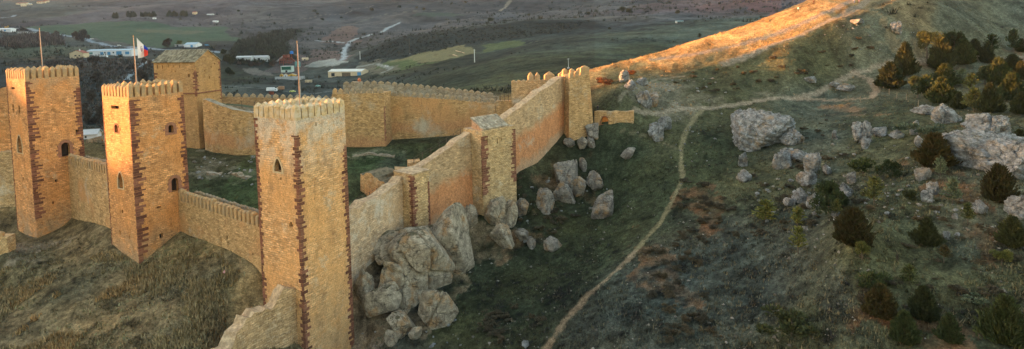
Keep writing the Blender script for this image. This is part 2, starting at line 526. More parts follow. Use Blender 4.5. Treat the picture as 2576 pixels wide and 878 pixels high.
# ------------------------------------------------------------------ the ground: one fan of quads, coloured by what grows or lies there, plus sunlight painted on the ridge
DRY = (.190, .140, .072); OLIVE = (.082, .078, .040); DKGRN = (.048, .053, .027); GRN = (.066, .080, .038)
SHADEG = (.076, .075, .054); PALE = (.105, .102, .066); SOIL = (.19, .092, .046); DIRT = (.30, .21, .125)
HILL = (.115, .098, .086); PURP = (.125, .095, .09); FIELD = (.078, .120, .060); VALLEY = (.095, .094, .074)
BASEC = [
 (60,650,(.12,.10,.055)),(0,860,DRY),(150,700,(.12,.10,.055)),(250,800,DRY),(350,720,DRY),(450,700,DRY),(560,760,(.12,.10,.055)),(420,860,DRY),(600,700,DRY),(200,600,DRY),
 (20,430,GRN),(10,540,DRY),(560,400,OLIVE),(590,480,GRN),(900,380,OLIVE),(1060,370,OLIVE),(930,410,GRN),(1000,420,PALE),(920,500,OLIVE),
 (1350,420,OLIVE),(1350,500,(.06,.062,.03)),(1300,620,DKGRN),(1500,420,DKGRN),(1550,480,DKGRN),(1300,760,DKGRN),(1150,800,DKGRN),(1450,640,DKGRN),
 (1500,560,DKGRN),(920,850,DIRT),(1050,850,SHADEG),(1650,330,OLIVE),(1800,300,OLIVE),(1600,420,DKGRN),(1680,480,DKGRN),(1780,400,DKGRN),
 (1600,800,SHADEG),(1700,700,SHADEG),(1850,760,SHADEG),(1950,700,SHADEG),(1800,620,SHADEG),(1900,480,OLIVE),(2050,360,PALE),(2050,270,PALE),(2200,330,OLIVE),(2300,330,OLIVE),
 (2250,520,OLIVE),(2200,640,OLIVE),(2350,700,OLIVE),(2100,750,SHADEG),(2050,820,OLIVE),(2400,780,OLIVE),(2450,560,PALE),(2560,560,PALE),(2550,760,OLIVE),
 (1560,200,OLIVE),(1640,230,PALE),(1750,180,OLIVE),(1900,180,OLIVE),(2050,130,OLIVE),(2250,110,PALE),(2200,60,PALE),(2400,60,PALE),(2550,60,PALE),(2300,30,DRY),
 (1500,182,(.46,.255,.10)),(1700,140,(.46,.255,.10)),(1900,70,(.46,.255,.10)),(2060,6,(.46,.255,.10)),  # ridge grass paler and more orange, painting in the low sunlight
 (1200,185,OLIVE),(1350,150,OLIVE),(1300,210,OLIVE),(1450,110,PALE),(1600,90,PALE),(1750,90,PALE),(1650,120,OLIVE),(1800,60,PALE),(1400,70,(.05,.055,.045)),(1250,80,(.05,.055,.045)),(1600,45,HILL),(1300,40,HILL),(1000,40,HILL),(1500,10,HILL),
 (700,40,HILL),(500,20,PURP),(300,30,PURP),(200,60,PURP),(100,20,VALLEY),(100,120,VALLEY),(50,125,PALE),(250,170,(.08,.07,.06)),(250,260,(.075,.07,.055)),(580,200,OLIVE),
 (640,215,VALLEY),(760,215,VALLEY),(900,215,VALLEY),(820,190,VALLEY),(1000,180,OLIVE),(650,150,(.055,.06,.045)),(850,60,HILL),(950,90,HILL),(1900,20,PURP),(1850,15,(.2,.1,.085)),
]
_bp = hits([(a, b) for a, b, c in BASEC])
_bu = np.array([(1.6 * p[0] / p[1], math.log(p[1])) for p in _bp]); _bc = np.array([c for a, b, c in BASEC])


def dnoise(x, y, wl, seed, o=4):
    """noise whose grain coarsens with distance in steps, so that far slopes are mottled too"""
    lv = np.clip(np.log(y / 75) / math.log(3.0), 0, 2.999)
    k = np.floor(lv); f = lv - k; f = f * f * (3 - 2 * f)
    out = np.zeros(len(x))
    for j in range(4):
        w = np.where(k == j, 1 - f, 0) + np.where(k + 1 == j, f, 0)
        i = np.where(w > 1e-6)[0]
        if len(i): out[i] += w[i] * fbm(x[i] / (wl * 3 ** j), y[i] / (wl * 3 ** j), seed + 7 * j, o)
    return out


def basecol(x, y):
    out = np.zeros((len(x), 3)); wgt = np.zeros(len(x))
    q = 1.6 * x / y; l = np.log(y)
    n1 = dnoise(x, y, 7, 41); n2 = dnoise(x, y, 7, 97)
    q = q + n1 * 0.06; l = l + n2 * 0.06
    for i in range(len(_bu)):
        d = (q - _bu[i, 0]) ** 2 + (l - _bu[i, 1]) ** 2 + 6e-4
        w = d ** -2.2
        out += w[:, None] * _bc[i]; wgt += w
    return out / wgt[:, None]


AREAS = [  # outline in the photograph, colour, edge noise (fraction of distance), kind
 ([(40,72),(150,60),(400,54),(560,70),(610,100),(520,107),(390,120),(300,105),(215,93),(100,84)], FIELD, .006, 'field'),
 ([(330,75),(520,78),(470,86),(350,84)], (.17,.15,.08), .01, None),
 ([(575,140),(600,105),(690,74),(770,72),(720,105),(760,150),(700,165),(590,170)], (.04,.045,.032), .008, None),
 ([(1000,100),(1100,72),(1250,62),(1420,58),(1500,50),(1440,80),(1300,94),(1180,112),(1060,135),(930,160),(880,165),(900,135)], (.042,.046,.036), .008, None),
 ([(790,108),(830,82),(865,66),(905,72),(890,92),(900,108),(850,112)], (.25,.14,.10), .006, None),
 ([(770,160),(790,125),(840,128),(875,138),(870,160),(820,165)], (.24,.15,.115), .006, None),
 ([(690,155),(730,135),(770,140),(780,170),(740,190),(690,180)], (.22,.15,.12), .006, None),
 ([(770,166),(800,152),(850,150),(872,156),(850,163),(800,168)], (.55,.48,.37), .004, None),
 ([(620,176),(660,172),(700,180),(690,190),(640,190)], (.36,.27,.2), .006, None),
 ([(990,152),(1080,128),(1165,113),(1192,133),(1110,152),(1060,157)], (.30,.23,.105), .004, 'field'),
 ([(930,172),(990,150),(1060,157),(1110,153),(1020,172),(960,186)], (.15,.17,.06), .008, None),
 ([(1190,116),(1300,103),(1320,112),(1210,132)], (.15,.155,.06), .01, None),
 ([(880,165),(960,160),(1000,175),(960,186),(900,180)], (.24,.19,.12), .01, None),
 ([(1040,42),(1130,32),(1160,42),(1080,50)], (.10,.115,.075), .01, None),
 ([(1850,0),(1960,0),(1990,20),(1940,32),(1860,14)], (.24,.10,.085), .006, None),
 ([(0,120),(140,112),(320,130),(200,140),(60,146),(0,140)], (.12,.125,.07), .01, None),
 ([(100,142),(140,140),(145,147),(70,150)], (.19,.13,.07), .01, None),
 # bare red soil on the right-hand slopes
 ([(1720,470),(1760,455),(1830,500),(1840,560),(1760,560),(1715,520)], SOIL, .02, None),
 ([(1580,640),(1640,600),(1700,640),(1760,720),(1720,800),(1640,740)], (.19,.10,.05), .03, None),
 ([(2340,400),(2390,430),(2470,520),(2540,560),(2490,580),(2400,520),(2260,430),(2250,390)], SOIL, .02, None),
 ([(2440,560),(2530,610),(2576,690),(2500,660),(2430,610)], SOIL, .02, None),
 ([(2140,770),(2200,790),(2260,860),(2160,878),(2110,878)], SOIL, .02, None),
 ([(2270,820),(2480,790),(2576,870),(2480,878),(2300,878)], (.22,.115,.06), .03, None),
 ([(2060,265),(2200,262),(2260,290),(2180,290),(2080,285)], (.24,.13,.07), .02, None),
 ([(2280,130),(2330,140),(2420,150),(2400,175),(2300,165),(2290,150)], SOIL, .015, None),
 ([(2480,120),(2576,118),(2576,150),(2490,150)], (.22,.12,.07), .02, None),
 ([(2150,60),(2230,70),(2290,85),(2240,95),(2160,90)], (.24,.17,.09), .03, None),
 # trodden pale ground round the little gate
 ([(1600,262),(1640,240),(1720,215),(1800,240),(1770,268),(1740,330),(1700,300),(1620,285)], (.25,.2,.14), .02, None),
 ([(1850,235),(1960,215),(2000,245),(1900,250)], (.22,.18,.12), .02, None),
 # scree and earth at the wall foot
 ([(885,770),(905,770),(960,830),(990,878),(930,878),(890,830)], (.34,.27,.2), .02, None),
 ([(885,690),(960,640),(1030,615),(1100,600),(1180,560),(1300,560),(1290,640),(1200,640),(1170,720),(1080,850),(960,870),(890,780)], (.33,.235,.14), .015, None),
 ([(1280,560),(1350,560),(1360,600),(1290,630),(1240,615)], (.25,.14,.07), .02, None),
 ([(1390,410),(1480,420),(1470,500),(1380,540),(1350,480)], (.19,.11,.06), .02, None),
 ([(470,390),(560,390),(640,420),(640,470),(520,440),(480,430)], (.30,.26,.18), .03, None),
 ([(860,380),(980,372),(1000,382),(900,396)], (.28,.24,.17), .02, None),
 ([(20,580),(90,600),(150,600),(100,650),(30,640)], (.27,.22,.16), .03, None),
]
PATHS = [  # centre line in the photograph, half width in metres, colour, name
 ([(1360,890),(1380,868),(1430,800),(1480,740),(1530,698),(1580,652),(1600,628)], .48, (.31,.215,.13), 'path'),
 ([(1600,628),(1625,600),(1660,560),(1690,510),(1715,455),(1714,400),(1712,370),(1728,325),(1752,290),(1775,268)], .5, (.24,.19,.10), 'path'),
 ([(1560,330),(1640,345),(1700,372)], .3, (.17,.14,.08), 'path'),
 ([(1600,280),(1700,275),(1850,264),(2000,248),(2060,232),(2105,208),(2150,183),(2240,156),(2340,148),(2460,143),(2600,138)], .75, (.31,.235,.16), 'path'),
 ([(2000,248),(2060,250),(2120,251),(2190,247),(2206,228),(2185,198),(2150,183)], .75, (.33,.23,.15), 'path'),
 ([(2155,-6),(2085,30),(2020,58),(1950,85),(1860,112),(1760,133),(1640,150)], 1.0, (.30,.22,.16), 'path'),
 ([(2190,-2),(2120,40),(2020,85),(1940,112),(1880,140),(1820,160)], 1.1, (.27,.21,.15), 'path'),
 ([(1560,250),(1600,222),(1650,200),(1720,190)], .4, (.22,.18,.12), 'path'),
 ([(1005,57),(985,66),(930,88),(880,104),(868,120),(864,150)], 4.2, (.55,.52,.47), 'road'),
 ([(866,108),(830,104),(792,102)], 3.5, (.55,.5,.46), 'road'),
 ([(0,71),(100,80),(215,97),(330,118),(385,123),(450,126),(560,131)], 5.0, (.42,.42,.42), 'road'),
 ([(395,150),(350,163),(325,183),(320,200)], 3.2, (.46,.44,.40), 'road'),
 ([(960,183),(985,172),(950,160),(900,168)], 2.0, (.45,.4,.32), 'road'),
 ([(1260,27),(1272,14),(1284,0)], 5.0, (.36,.26,.17), 'road'),
 ([(870,62),(960,38),(1100,26)], 2.5, (.2,.17,.12), 'road'),
 ([(1100,60),(1250,38),(1420,22),(1500,6)], 1.6, (.2,.165,.12), 'road'),
 ([(640,60),(760,48),(860,36),(940,14)], 2.2, (.2,.165,.125), 'road'),
 ([(1330,108),(1480,92),(1640,80),(1800,66)], .9, (.19,.165,.1), 'road'),
 ([(560,215),(650,222),(760,236),(850,226),(930,215)], 1.4, (.22,.2,.16), 'road'),
 ([(210,290),(290,262),(370,240),(420,215)], 1.0, (.26,.24,.2), 'road'),
 ([(0,45),(35,40)], 5.0, (.42,.42,.42), 'road'),
]
AREAW = [hits(a[0]) for a in AREAS]
PATHW = [hits(p[0]) for p in PATHS]

NU, NY = 1010, 640
gu = np.linspace(-1.3, 1.3, NU); gy = np.exp(np.linspace(math.log(30), math.log(3300), NY))
UU, YY = np.meshgrid(gu, gy)
XX = (UU * YY).ravel(); YY = YY.ravel(); UU = UU.ravel()
ZZ = _E(UU, YY) * YY + bumps(XX, YY) + CAMZ
rngu = np.random.default_rng(3)
GC = basecol(XX, YY)
# growth in clumps: tone, then drier and greener drifts
sc1 = np.clip(YY / 90, .8, 12)
t1 = dnoise(XX, YY, 2.2, 121); t2 = dnoise(XX, YY, 9, 223); t3 = dnoise(XX, YY, .6, 325, 3)
GC *= (1 + .75 * t1 + .4 * t2 + .75 * t3)[:, None].clip(.25, 2.6)
GC *= 1 + (t2 * .45)[:, None] * np.array([.5, .1, -.4])
kindmap = np.zeros(len(XX), np.int8)   # 1 path 2 road 3 field
jn1 = dnoise(XX, YY, 4, 431); jn2 = dnoise(XX, YY, 4, 537)
for (pts, c, en, kd), W in zip(AREAS, AREAW):
    px_ = XX + jn1 * en * YY * 3; py_ = YY + jn2 * en * YY * 5
    W = [(w[0], w[1]) for w in W]
    lo = np.min(W, 0) - 5; hi = np.max(W, 0) + 5
    sel = np.where((px_ > lo[0]) & (px_ < hi[0]) & (py_ > lo[1]) & (py_ < hi[1]))[0]
    k = sel[inpoly(px_[sel], py_[sel], W)]
    s = np.clip(.45 + 1.3 * t1[k] + .5 * t2[k], 0, 1) if en >= .015 else np.ones(len(k))
    f = np.clip(s, 0, 1)[:, None] * .9
    tone = (1 + .25 * t3[k] + .15 * t1[k])[:, None]
    GC[k] = GC[k] * (1 - f) + np.array(c) * tone * f
    if kd == 'field': kindmap[k] = 3
for (pts, hw, c, nm), W in zip(PATHS, PATHW):
    W = [(w[0], w[1]) for w in W]
    lo = np.min(W, 0) - 12; hi = np.max(W, 0) + 12
    sel = np.where((XX > lo[0]) & (XX < hi[0]) & (YY > lo[1]) & (YY < hi[1]))[0]
    if len(sel) == 0: continue
    d = linedist(XX[sel] + jn1[sel] * hw * .6, YY[sel] + jn2[sel] * hw * .6, W) + (t1[sel] * .7 + t3[sel] * .6) * hw
    soft = hw * .5
    f = np.clip((hw - d) / soft + .5, 0, 1) * (.92 if nm == 'road' else .85)
    tone = (1 + .2 * t3[sel] + .2 * t1[sel])[:, None]
    GC[sel] = GC[sel] * (1 - f[:, None]) + np.array(c) * tone * f[:, None]
    kindmap[sel[f > .5]] = 1 if nm == 'path' else 2
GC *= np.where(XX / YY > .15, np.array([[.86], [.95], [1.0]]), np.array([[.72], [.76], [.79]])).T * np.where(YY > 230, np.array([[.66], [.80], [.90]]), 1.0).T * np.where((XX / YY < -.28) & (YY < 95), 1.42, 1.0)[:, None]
cy_ = inpoly(XX, YY, [(-52, 88), (-34, 76), (-24, 84), (-5, 106), (10, 127), (-60, 130)])
GC[cy_] *= np.array([1.0, 1.12, .95])
heath_folds = np.clip(dnoise(XX, YY, 16, 641) * 3.2 + .1, 0, 1) * np.clip((YY - 190) / 120, 0, 1) * (kindmap == 0)  # dark scrub patches, also painted to suggest shaded folds in far hills
GC *= (1 - .42 * heath_folds)[:, None]
GC = GC.clip(.012, .8)

gm, gnt, gb = _mat('ground')
at = N(gnt, 'ShaderNodeAttribute', attribute_name='Col'); gg = N(gnt, 'ShaderNodeNewGeometry')
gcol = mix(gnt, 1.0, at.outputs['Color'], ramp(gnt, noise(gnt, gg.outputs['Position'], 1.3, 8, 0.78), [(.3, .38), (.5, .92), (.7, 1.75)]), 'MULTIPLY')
gcol = mix(gnt, 1.0, gcol, ramp(gnt, noise(gnt, gg.outputs['Position'], 5.0, 4, 0.7), [(.3, .5), (.7, 1.5)]), 'MULTIPLY')
gcol = mix(gnt, ramp(gnt, noise(gnt, gg.outputs['Position'], 2.7, 4, 0.8), [(.69, 0.0), (.74, .55)]), gcol, (.30, .28, .24))
gnt.links.new(gcol, gb.inputs['Base Color']); gb.inputs['Roughness'].default_value = 1.0; gb.inputs['Specular IOR Level'].default_value = 0.05
bump(gnt, gb, noise(gnt, gg.outputs['Position'], 2.2, 7, 0.75), 0.30)
M_GROUND = gm


def fan_faces():
    i = np.arange(NY - 1)[:, None] * NU + np.arange(NU - 1)[None]
    i = i.ravel()
    return np.stack([i, i + 1, i + NU + 1, i + NU], 1)


FF = fan_faces()
fk = np.zeros(len(FF), np.int8)
cnt = kindmap[FF]
for kk in (3, 2, 1): fk[(cnt == kk).sum(1) >= 3] = kk
farf = YY[FF].mean(1) > 620
fk[(fk == 0) & farf] = 4
VV = np.stack([XX, YY, ZZ], 1).astype(np.float32)


def submesh(name, sel):
    f = FF[sel]; used, inv = np.unique(f.ravel(), return_inverse=True)
    me = bpy.data.meshes.new(name)
    nf = len(f)
    me.vertices.add(len(used)); me.vertices.foreach_set('co', VV[used].ravel())
    me.loops.add(nf * 4); me.loops.foreach_set('vertex_index', inv.astype(np.int32).ravel())
    me.polygons.add(nf); me.polygons.foreach_set('loop_start', np.arange(0, nf * 4, 4, dtype=np.int32))
    me.polygons.foreach_set('use_smooth', np.ones(nf, bool))
    me.materials.append(M_GROUND)
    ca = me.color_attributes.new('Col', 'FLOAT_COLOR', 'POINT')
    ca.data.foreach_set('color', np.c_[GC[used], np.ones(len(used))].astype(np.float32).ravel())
    me.update(calc_edges=True); me.validate()
    return tag(link(name, me), kind='structure')


submesh('ground', fk == 0); submesh('path', fk == 1); submesh('road', fk == 2); submesh('field', fk == 3); submesh('hills', fk == 4)

# ------------------------------------------------------------------ sun, sky, and an unseen ridge added in the west to shade the land
SUN_EL = math.radians(1.8)
SV = Vector((-.97, .23, 0)).normalized()                # towards the sun, on the ground plane
sun = bpy.data.lights.new('sun', 'SUN'); sun.energy = 2.9; sun.angle = math.radians(0.5); sun.color = (1.0, 0.42, 0.145)
suno = bpy.data.objects.new('sun', sun); COL.objects.link(suno)
sd = Vector((SV.x * math.cos(SUN_EL), SV.y * math.cos(SUN_EL), math.sin(SUN_EL)))
suno.rotation_euler = sd.to_track_quat('Z', 'Y').to_euler(); suno.location = (-60, 60, 120)
W = bpy.data.worlds.new('World'); SC.world = W; W.use_nodes = True
wn = W.node_tree; bgn = wn.nodes['Background']
sky = wn.nodes.new('ShaderNodeTexSky'); sky.sky_type = 'NISHITA'; sky.sun_disc = False
sky.sun_elevation = SUN_EL; sky.sun_rotation = math.atan2(SV.x, SV.y)
sky.air_density = 1.1; sky.dust_density = 3.2; sky.ozone_density = 0.75; sky.altitude = 1000
wn.links.new(sky.outputs[0], bgn.inputs[0]); bgn.inputs[1].default_value = 0.15
SC.view_settings.view_transform = 'Standard'; SC.view_settings.look = 'None'; SC.view_settings.gamma = 1
SC.view_settings.exposure = 3.65

PV = Vector((-SV.y, SV.x, 0)) * -1                       # along the added ridge: (.23,.97)
TE = math.tan(SUN_EL)


def prof(p):
    """height, relative to the camera, below which the land under the added ridge's shadow lies at the castle, by position along the added ridge"""
    pts = [(-400, 22), (50, 20), (59, 6), (61.5, -8.5), (63.5, -9), (65, -44), (71, -44), (72.5, -36), (79, -34), (84, 2), (90, 6), (104, 4), (116, -5), (122, -10), (132, -13), (148, -15),  # heights and notches shaped to choose what the sun reaches
           (160, -13.6), (168, -12.2), (175, -10.6), (181, -8.5), (188, -5.5), (197, -.5), (204, 3.5), (209, 6.5), (218, 12), (230, 40), (4000, 60)]
    for (a, b) in zip(pts[:-1], pts[1:]):
        if p <= b[0]:
            return a[1] + (b[1] - a[1]) * (p - a[0]) / (b[0] - a[0])
    return pts[-1][1]


rows = []
p = -420.0
while p < 2300:
    if p <= 195:
        foot = SV * 350 + PV * p
    else:
        a = (p - 195 + 195) / .717
        foot = Vector((-1.14 * p / .70, p / .70 * 1.0, 0)) if p > 260 else None
        if foot is None:
            f0 = SV * 350 + PV * 195; f1 = Vector((-1.14 * 260 / .70, 260 / .70, 0)); t = (p - 195) / 65
            foot = f0.lerp(f1, t)
    L = foot.dot(SV)
    ref = 60 if p < 110 else (-20 if p < 210 else -200)  # where along the sunbeam the shaded land lies
    if p > 210: ref = -20 - (p - 210) * .6
    top = prof(p) + (L - ref) * TE + CAMZ
    rows.append((foot, top))
    p += 1.0 if 40 < p < 225 else 15.0
hv = []; hf_ = []
for (foot, top) in rows:
    out = Vector((-1, -.12, 0)).normalized()
    zb = CAMZ - 60
    for (o, z) in ((-70, zb), (-30, zb + (top - zb) * .55), (-4, top - 1.2), (0, top), (6, top - 1.5), (60, zb + (top - zb) * .6), (240, zb)):
        hv.append(foot + out * o + Vector((0, 0, z)))
for i in range(len(rows) - 1):
    for k in range(6):
        hf_.append((i * 7 + k, (i + 1) * 7 + k, (i + 1) * 7 + k + 1, i * 7 + k + 1))
me = bpy.data.meshes.new('added_shade_ridge'); me.from_pydata([tuple(v) for v in hv], [], hf_)
me.materials.append(plain('shade ridge scrub', (.09, .085, .06), .4, .05, 1.0)); me.update()
tag(link('added_shade_ridge', me), kind='structure')

# ------------------------------------------------------------------ the evening air
hz_ = bpy.data.materials.new('haze'); hz_.use_nodes = True; hz_.node_tree.nodes.clear()
_o = hz_.node_tree.nodes.new('ShaderNodeOutputMaterial'); _v = hz_.node_tree.nodes.new('ShaderNodeVolumePrincipled')
_v.inputs['Color'].default_value = (.72, .82, 1.0, 1); _v.inputs['Density'].default_value = .00004; _v.inputs['Anisotropy'].default_value = 0.1
hz_.node_tree.links.new(_v.outputs[0], _o.inputs['Volume'])
zlo = min(ZZ.min(), CAMZ - 61) - 1.5; zhi = max(ZZ.max(), CAMZ + 8, max(t for f, t in rows)) + 20
_b = MB(); _b.box((0, 1600, (zlo + zhi) / 2), (9400, 3900, zhi - zlo)); me = _b.mesh('haze', hz_)
tag(link('haze', me), kind='stuff')
print('HAZE', zlo, zhi, min(f.x for f, t in rows), max(f.y for f, t in rows), XX.min(), XX.max())
# ------------------------------------------------------------------ the castle
AL = math.radians(-30)
UV_ = Vector((math.cos(AL), math.sin(AL), 0)); VV_ = Vector((math.sin(AL), -math.cos(AL), 0))
M_TOWER = stone('tower stone', (.76, .40, .17), (.50, .24, .09), (.38, .21, .095), big=(.63, .29, .10), bigpos=(.45, .62), bigscale=.16, pale=(.55, .45, .30), palepos=(.60, .75), palescale=.3, zband=((CAMZ - 27, CAMZ - 34, (.34, .26, .17), .5, .8), (CAMZ - 11, CAMZ - 6, (.40, .30, .19), .45, .6)))
M_TOWER3 = stone('tall tower stone', (.80, .50, .25), (.58, .31, .13), (.44, .26, .12), big=(.70, .38, .155), bigpos=(.46, .62), bigscale=.15, pale=(.60, .53, .41), palepos=(.58, .74), palescale=.28, zband=((CAMZ - 18, CAMZ - 10.5, (.66, .58, .46), .55, .9), (CAMZ - 12.5, CAMZ - 10, (.34, .27, .2), 1.3, .55), (CAMZ - 30, CAMZ - 40, (.50, .34, .18), .5, .6)))
M_WALL = stone('wall stone', (.62, .41, .20), (.42, .26, .115), (.36, .235, .12), big=(.55, .29, .125), bigpos=(.52, .64), bigscale=.13, pale=(.50, .46, .36), palepos=(.57, .72), palescale=.22, bw=.5, rh=.24)
M_EAST = stone('east wall stone', (.62, .44, .26), (.46, .30, .16), (.40, .29, .18), bw=.45, rh=.22,
               hband=[(.20, .34, .66, .80, (.58, .27, .125)), (.0, .02, .2, .34, (.50, .32, .2))], pale=(.52, .46, .36), palepos=(.57, .72), palescale=.3)
M_PALE = stone('pale stone', (.66, .48, .26), (.49, .32, .15), (.33, .225, .125), bw=.5, rh=.26, pale=(.58, .54, .44), palepos=(.55, .7))
M_RUBBLE = stone('pale rubble', (.66, .49, .32), (.49, .33, .195), (.40, .30, .2), bw=.6, rh=.3, big=(.58, .40, .24), bigpos=(.5, .66), bigscale=.2, pale=(.62, .57, .48), palepos=(.48, .68), palescale=.35)
M_FAR = stone('courtyard wall stone', (.54, .35, .165), (.38, .235, .10), (.35, .23, .11), big=(.50, .28, .12), bigpos=(.54, .66), bigscale=.09, pale=(.44, .40, .30), palepos=(.55, .7), palescale=.12,
              hband=[(.28, .36, .52, .62, (.47, .26, .12))])
M_GREYW = stone('weathered stone', (.36, .30, .21), (.26, .21, .14), (.24, .19, .13), pale=(.38, .36, .3), palepos=(.5, .7), palescale=.4)
M_CAP = plain('merlon stone', (.42, .27, .13), .4, 2.2, .95, .05, c2=(.34, .25, .15), isl=.2)
M_CAPG = plain('weathered merlon stone', (.30, .225, .135), .4, 2.2, .95, .05, c2=(.24, .205, .15), isl=.2)
M_CAPW = plain('limewashed merlon stone', (.50, .36, .19), .4, 2.2, .95, .05, c2=(.55, .46, .33), isl=.2)
M_QUOIN = plain('dark red quoin stone', (.17, .070, .045), .35, 3.0, .95, .04, isl=.4, c2=(.21, .10, .062))
M_SURR = plain('red window stone', (.26, .125, .075), .3, 3.0, .95, .03, isl=.3)
M_SURRP = plain('pale window stone', (.50, .38, .23), .25, 3.0, .95, .03, isl=.2)
M_FLOOR = plain('shade darkened floor', (.15, .11, .075), .35, 1.2, 1.0)  # terrace floor darkened to stand in for shade behind the merlon gaps
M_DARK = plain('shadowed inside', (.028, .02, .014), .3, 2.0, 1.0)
M_TILE = plain('old roof tile', (.22, .19, .13), .4, 3.0, .95, .04, isl=.45, c2=(.30, .27, .2))
M_TILEP = plain('pale roof tile', (.42, .37, .28), .4, 3.0, .95, .04, isl=.35, c2=(.30, .24, .17))
M_COPING = plain('coping', (.46, .34, .21), .5, 2.6, .95, .08, c2=(.28, .20, .12))
M_WOOD = plain('weathered wood', (.10, .075, .055), .3, 4.0, .9)
M_POLE = plain('flagpole paint', (.42, .26, .17), .2, 1.0, .6)


def hz(py, px, d):
    return P(px, py, d)


def on_plane(px, py, q, n):
    r = Vector(ray(px, py)); q = Vector((q.x, q.y, q.z - CAMZ))
    t = q.dot(n) / r.dot(n)
    v = r * t
    return Vector((v.x, v.y, v.z + CAMZ))


def arch_outline(w, h, kind, seg=7):
    """(s, z) outline, z from the middle of the opening"""
    a = w / 2; b = -h / 2
    if kind == 'slit': return [(-a, b), (a, b), (a, -b), (-a, -b)]
    rise = a * (1.0 if kind == 'round' else 1.55)
    pts = [(-a, b), (a, b)]
    for k in range(seg + 1):
        t = PI * k / seg
        x = a * math.cos(t); z = math.sin(t)
        if kind == 'pointed': z = (1 - abs(x / a) ** 1.6)
        pts.append((x, -b - rise + z * rise))
    return pts


def extrude(mb, pts, c, t, n, d0, d1):
    """outline in (s,z) on the plane through c with tangent t, run from depth d0 to d1 along the outward normal"""
    vs = []
    for d in (d0, d1):
        for (s, z) in pts: vs.append(c + t * s + Vector((0, 0, z)) + n * d)
    k = len(pts)
    fs = [(i, (i + 1) % k, k + (i + 1) % k, k + i) for i in range(k)] + [tuple(range(k - 1, -1, -1)), tuple(range(k, 2 * k))]
    mb.add(vs, fs)


def ring(mb, inner, outer, c, t, n, d0, d1):
    k = len(inner); vs = []
    for d in (d0, d1):
        for pts in (inner, outer):
            for (s, z) in pts: vs.append(c + t * s + Vector((0, 0, z)) + n * d)
    fs = []
    for i in range(k):
        j = (i + 1) % k
        fs += [(2 * k + i, 2 * k + j, 3 * k + j, 3 * k + i), (k + i, k + j, 3 * k + j, 3 * k + i), (j, i, 2 * k + i, 2 * k + j)]
    mb.add(vs, fs)


def fix_normals(me):
    bm = bmesh.new(); bm.from_mesh(me); bmesh.ops.recalc_face_normals(bm, faces=bm.faces); bm.to_mesh(me); bm.free(); me.update()


def cut(o, cutter_mb):
    if not cutter_mb.v: return
    cm = cutter_mb.mesh('cutter', M_DARK); fix_normals(cm)
    if o.parent: cm.transform(Matrix.Translation(-Vector(o.parent.location)))
    co = bpy.data.objects.new('cutter', cm); COL.objects.link(co)
    if o.parent: co.parent = o.parent
    md = o.modifiers.new('cut', 'BOOLEAN'); md.operation = 'DIFFERENCE'; md.object = co; md.solver = 'EXACT'
    bpy.context.view_layer.update()
    dg = bpy.context.evaluated_depsgraph_get()
    nm = bpy.data.meshes.new_from_object(o.evaluated_get(dg))
    o.modifiers.clear(); bpy.data.objects.remove(co)
    metric_uv(nm); o.data = nm


def windows(root, body, specs, extra=None):
    """specs: (point on wall, tangent, normal, width, height, kind, surround width or 0, surround material, name)"""
    cm = extra or MB()
    for (c, t, n, w, h, kind, sw, sm, nm) in specs:
        ol = arch_outline(w, h, kind)
        extrude(cm, ol, c, t, n, -0.75, 0.3)
    cut(body, cm)
    for (c, t, n, w, h, kind, sw, sm, nm) in specs:
        ol = arch_outline(w, h, kind)
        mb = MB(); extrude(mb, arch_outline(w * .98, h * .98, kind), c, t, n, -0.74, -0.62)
        wo = mb.build(nm, M_DARK if nm != 'arch' else plain('painted arch glow', (.55, .20, .05), .4, 3), root); fix_normals(wo.data)  # orange panel colour stands in for warm light inside the arch
        if sw:
            mo = MB(); ou = arch_outline(w + 2 * sw, h + sw * (1.0 if nm == 'door' else 1.6), kind)
            dz = sw * (.5 if nm == 'door' else .15)
            ou = [(s, z + dz) for s, z in ou]
            # the surround is laid of separate stones: ragged outer edge
            ring(mo, ol, ou, c, t, n, -0.2, 0.05)
            if kind != 'pointed':
                k = int(h / .38)
                for i in range(k):
                    for sg in (-1, 1):
                        l = random.uniform(.1, .42)
                        cc = c + t * sg * (w / 2 + sw + l / 2) + Vector((0, 0, -h / 2 + (i + .5) * .38))
                        if i % 2: extrude(mo, [(-l / 2, -.17), (l / 2, -.17), (l / 2, .17), (-l / 2, .17)], cc, t, n, -.1, .045)
            f = mo.build('frame', sm, wo, rel=False)
            f.data.transform(Matrix.Translation(-Vector(root.location))); fix_normals(f.data)


def quoin(root, q, d1, d2, z0, z1, l1=(.45, .85), l2=(.3, .6), bh=.40, mat=None, e=.035, gaps=0.0):
    """a strip of corner stones, long and short in turn along both faces"""
    mb = MB(); n1 = None
    z = z0; k = 0
    a = math.atan2(d1.cross(d2).z, d1.dot(d2))
    n1 = -(d2 - d1 * d2.dot(d1)).normalized(); n2 = -(d1 - d2 * d1.dot(d2)).normalized()
    while z < z1 - .1:
        h = min(bh * random.uniform(.65, 1.35), z1 - z)
        lo = k % 2
        a1 = random.uniform(l1[0] * .6, l1[0] * 1.5) if lo else random.uniform(l1[1] * .6, l1[1] * 1.15)
        if random.random() < .12: lo = 1 - lo
        a2 = random.uniform(l2[1] * .8, l2[1] * 1.1) if lo else random.uniform(l2[0], l2[0] * 1.25)
        if random.random() < gaps: a1 *= .35; a2 *= .5
        if True:
            p0 = Vector((q.x, q.y, 0)); ee = e * random.uniform(.7, 1.3)
            poly = [p0 + d1 * a1 + n1 * ee, p0 + n1 * ee + n2 * ee, p0 + d2 * a2 + n2 * ee, p0 + d2 * a2 - n2 * .12, p0 - n1 * .12 - n2 * .12, p0 + d1 * a1 - n1 * .12]
            mb.prism([(v.x, v.y) for v in poly], z + random.uniform(.005, .03), z + h - random.uniform(.005, .03))
        z += h; k += 1
    o = mb.build('quoin', mat or M_QUOIN, root); fix_normals(o.data)
    return o


_mer = {}


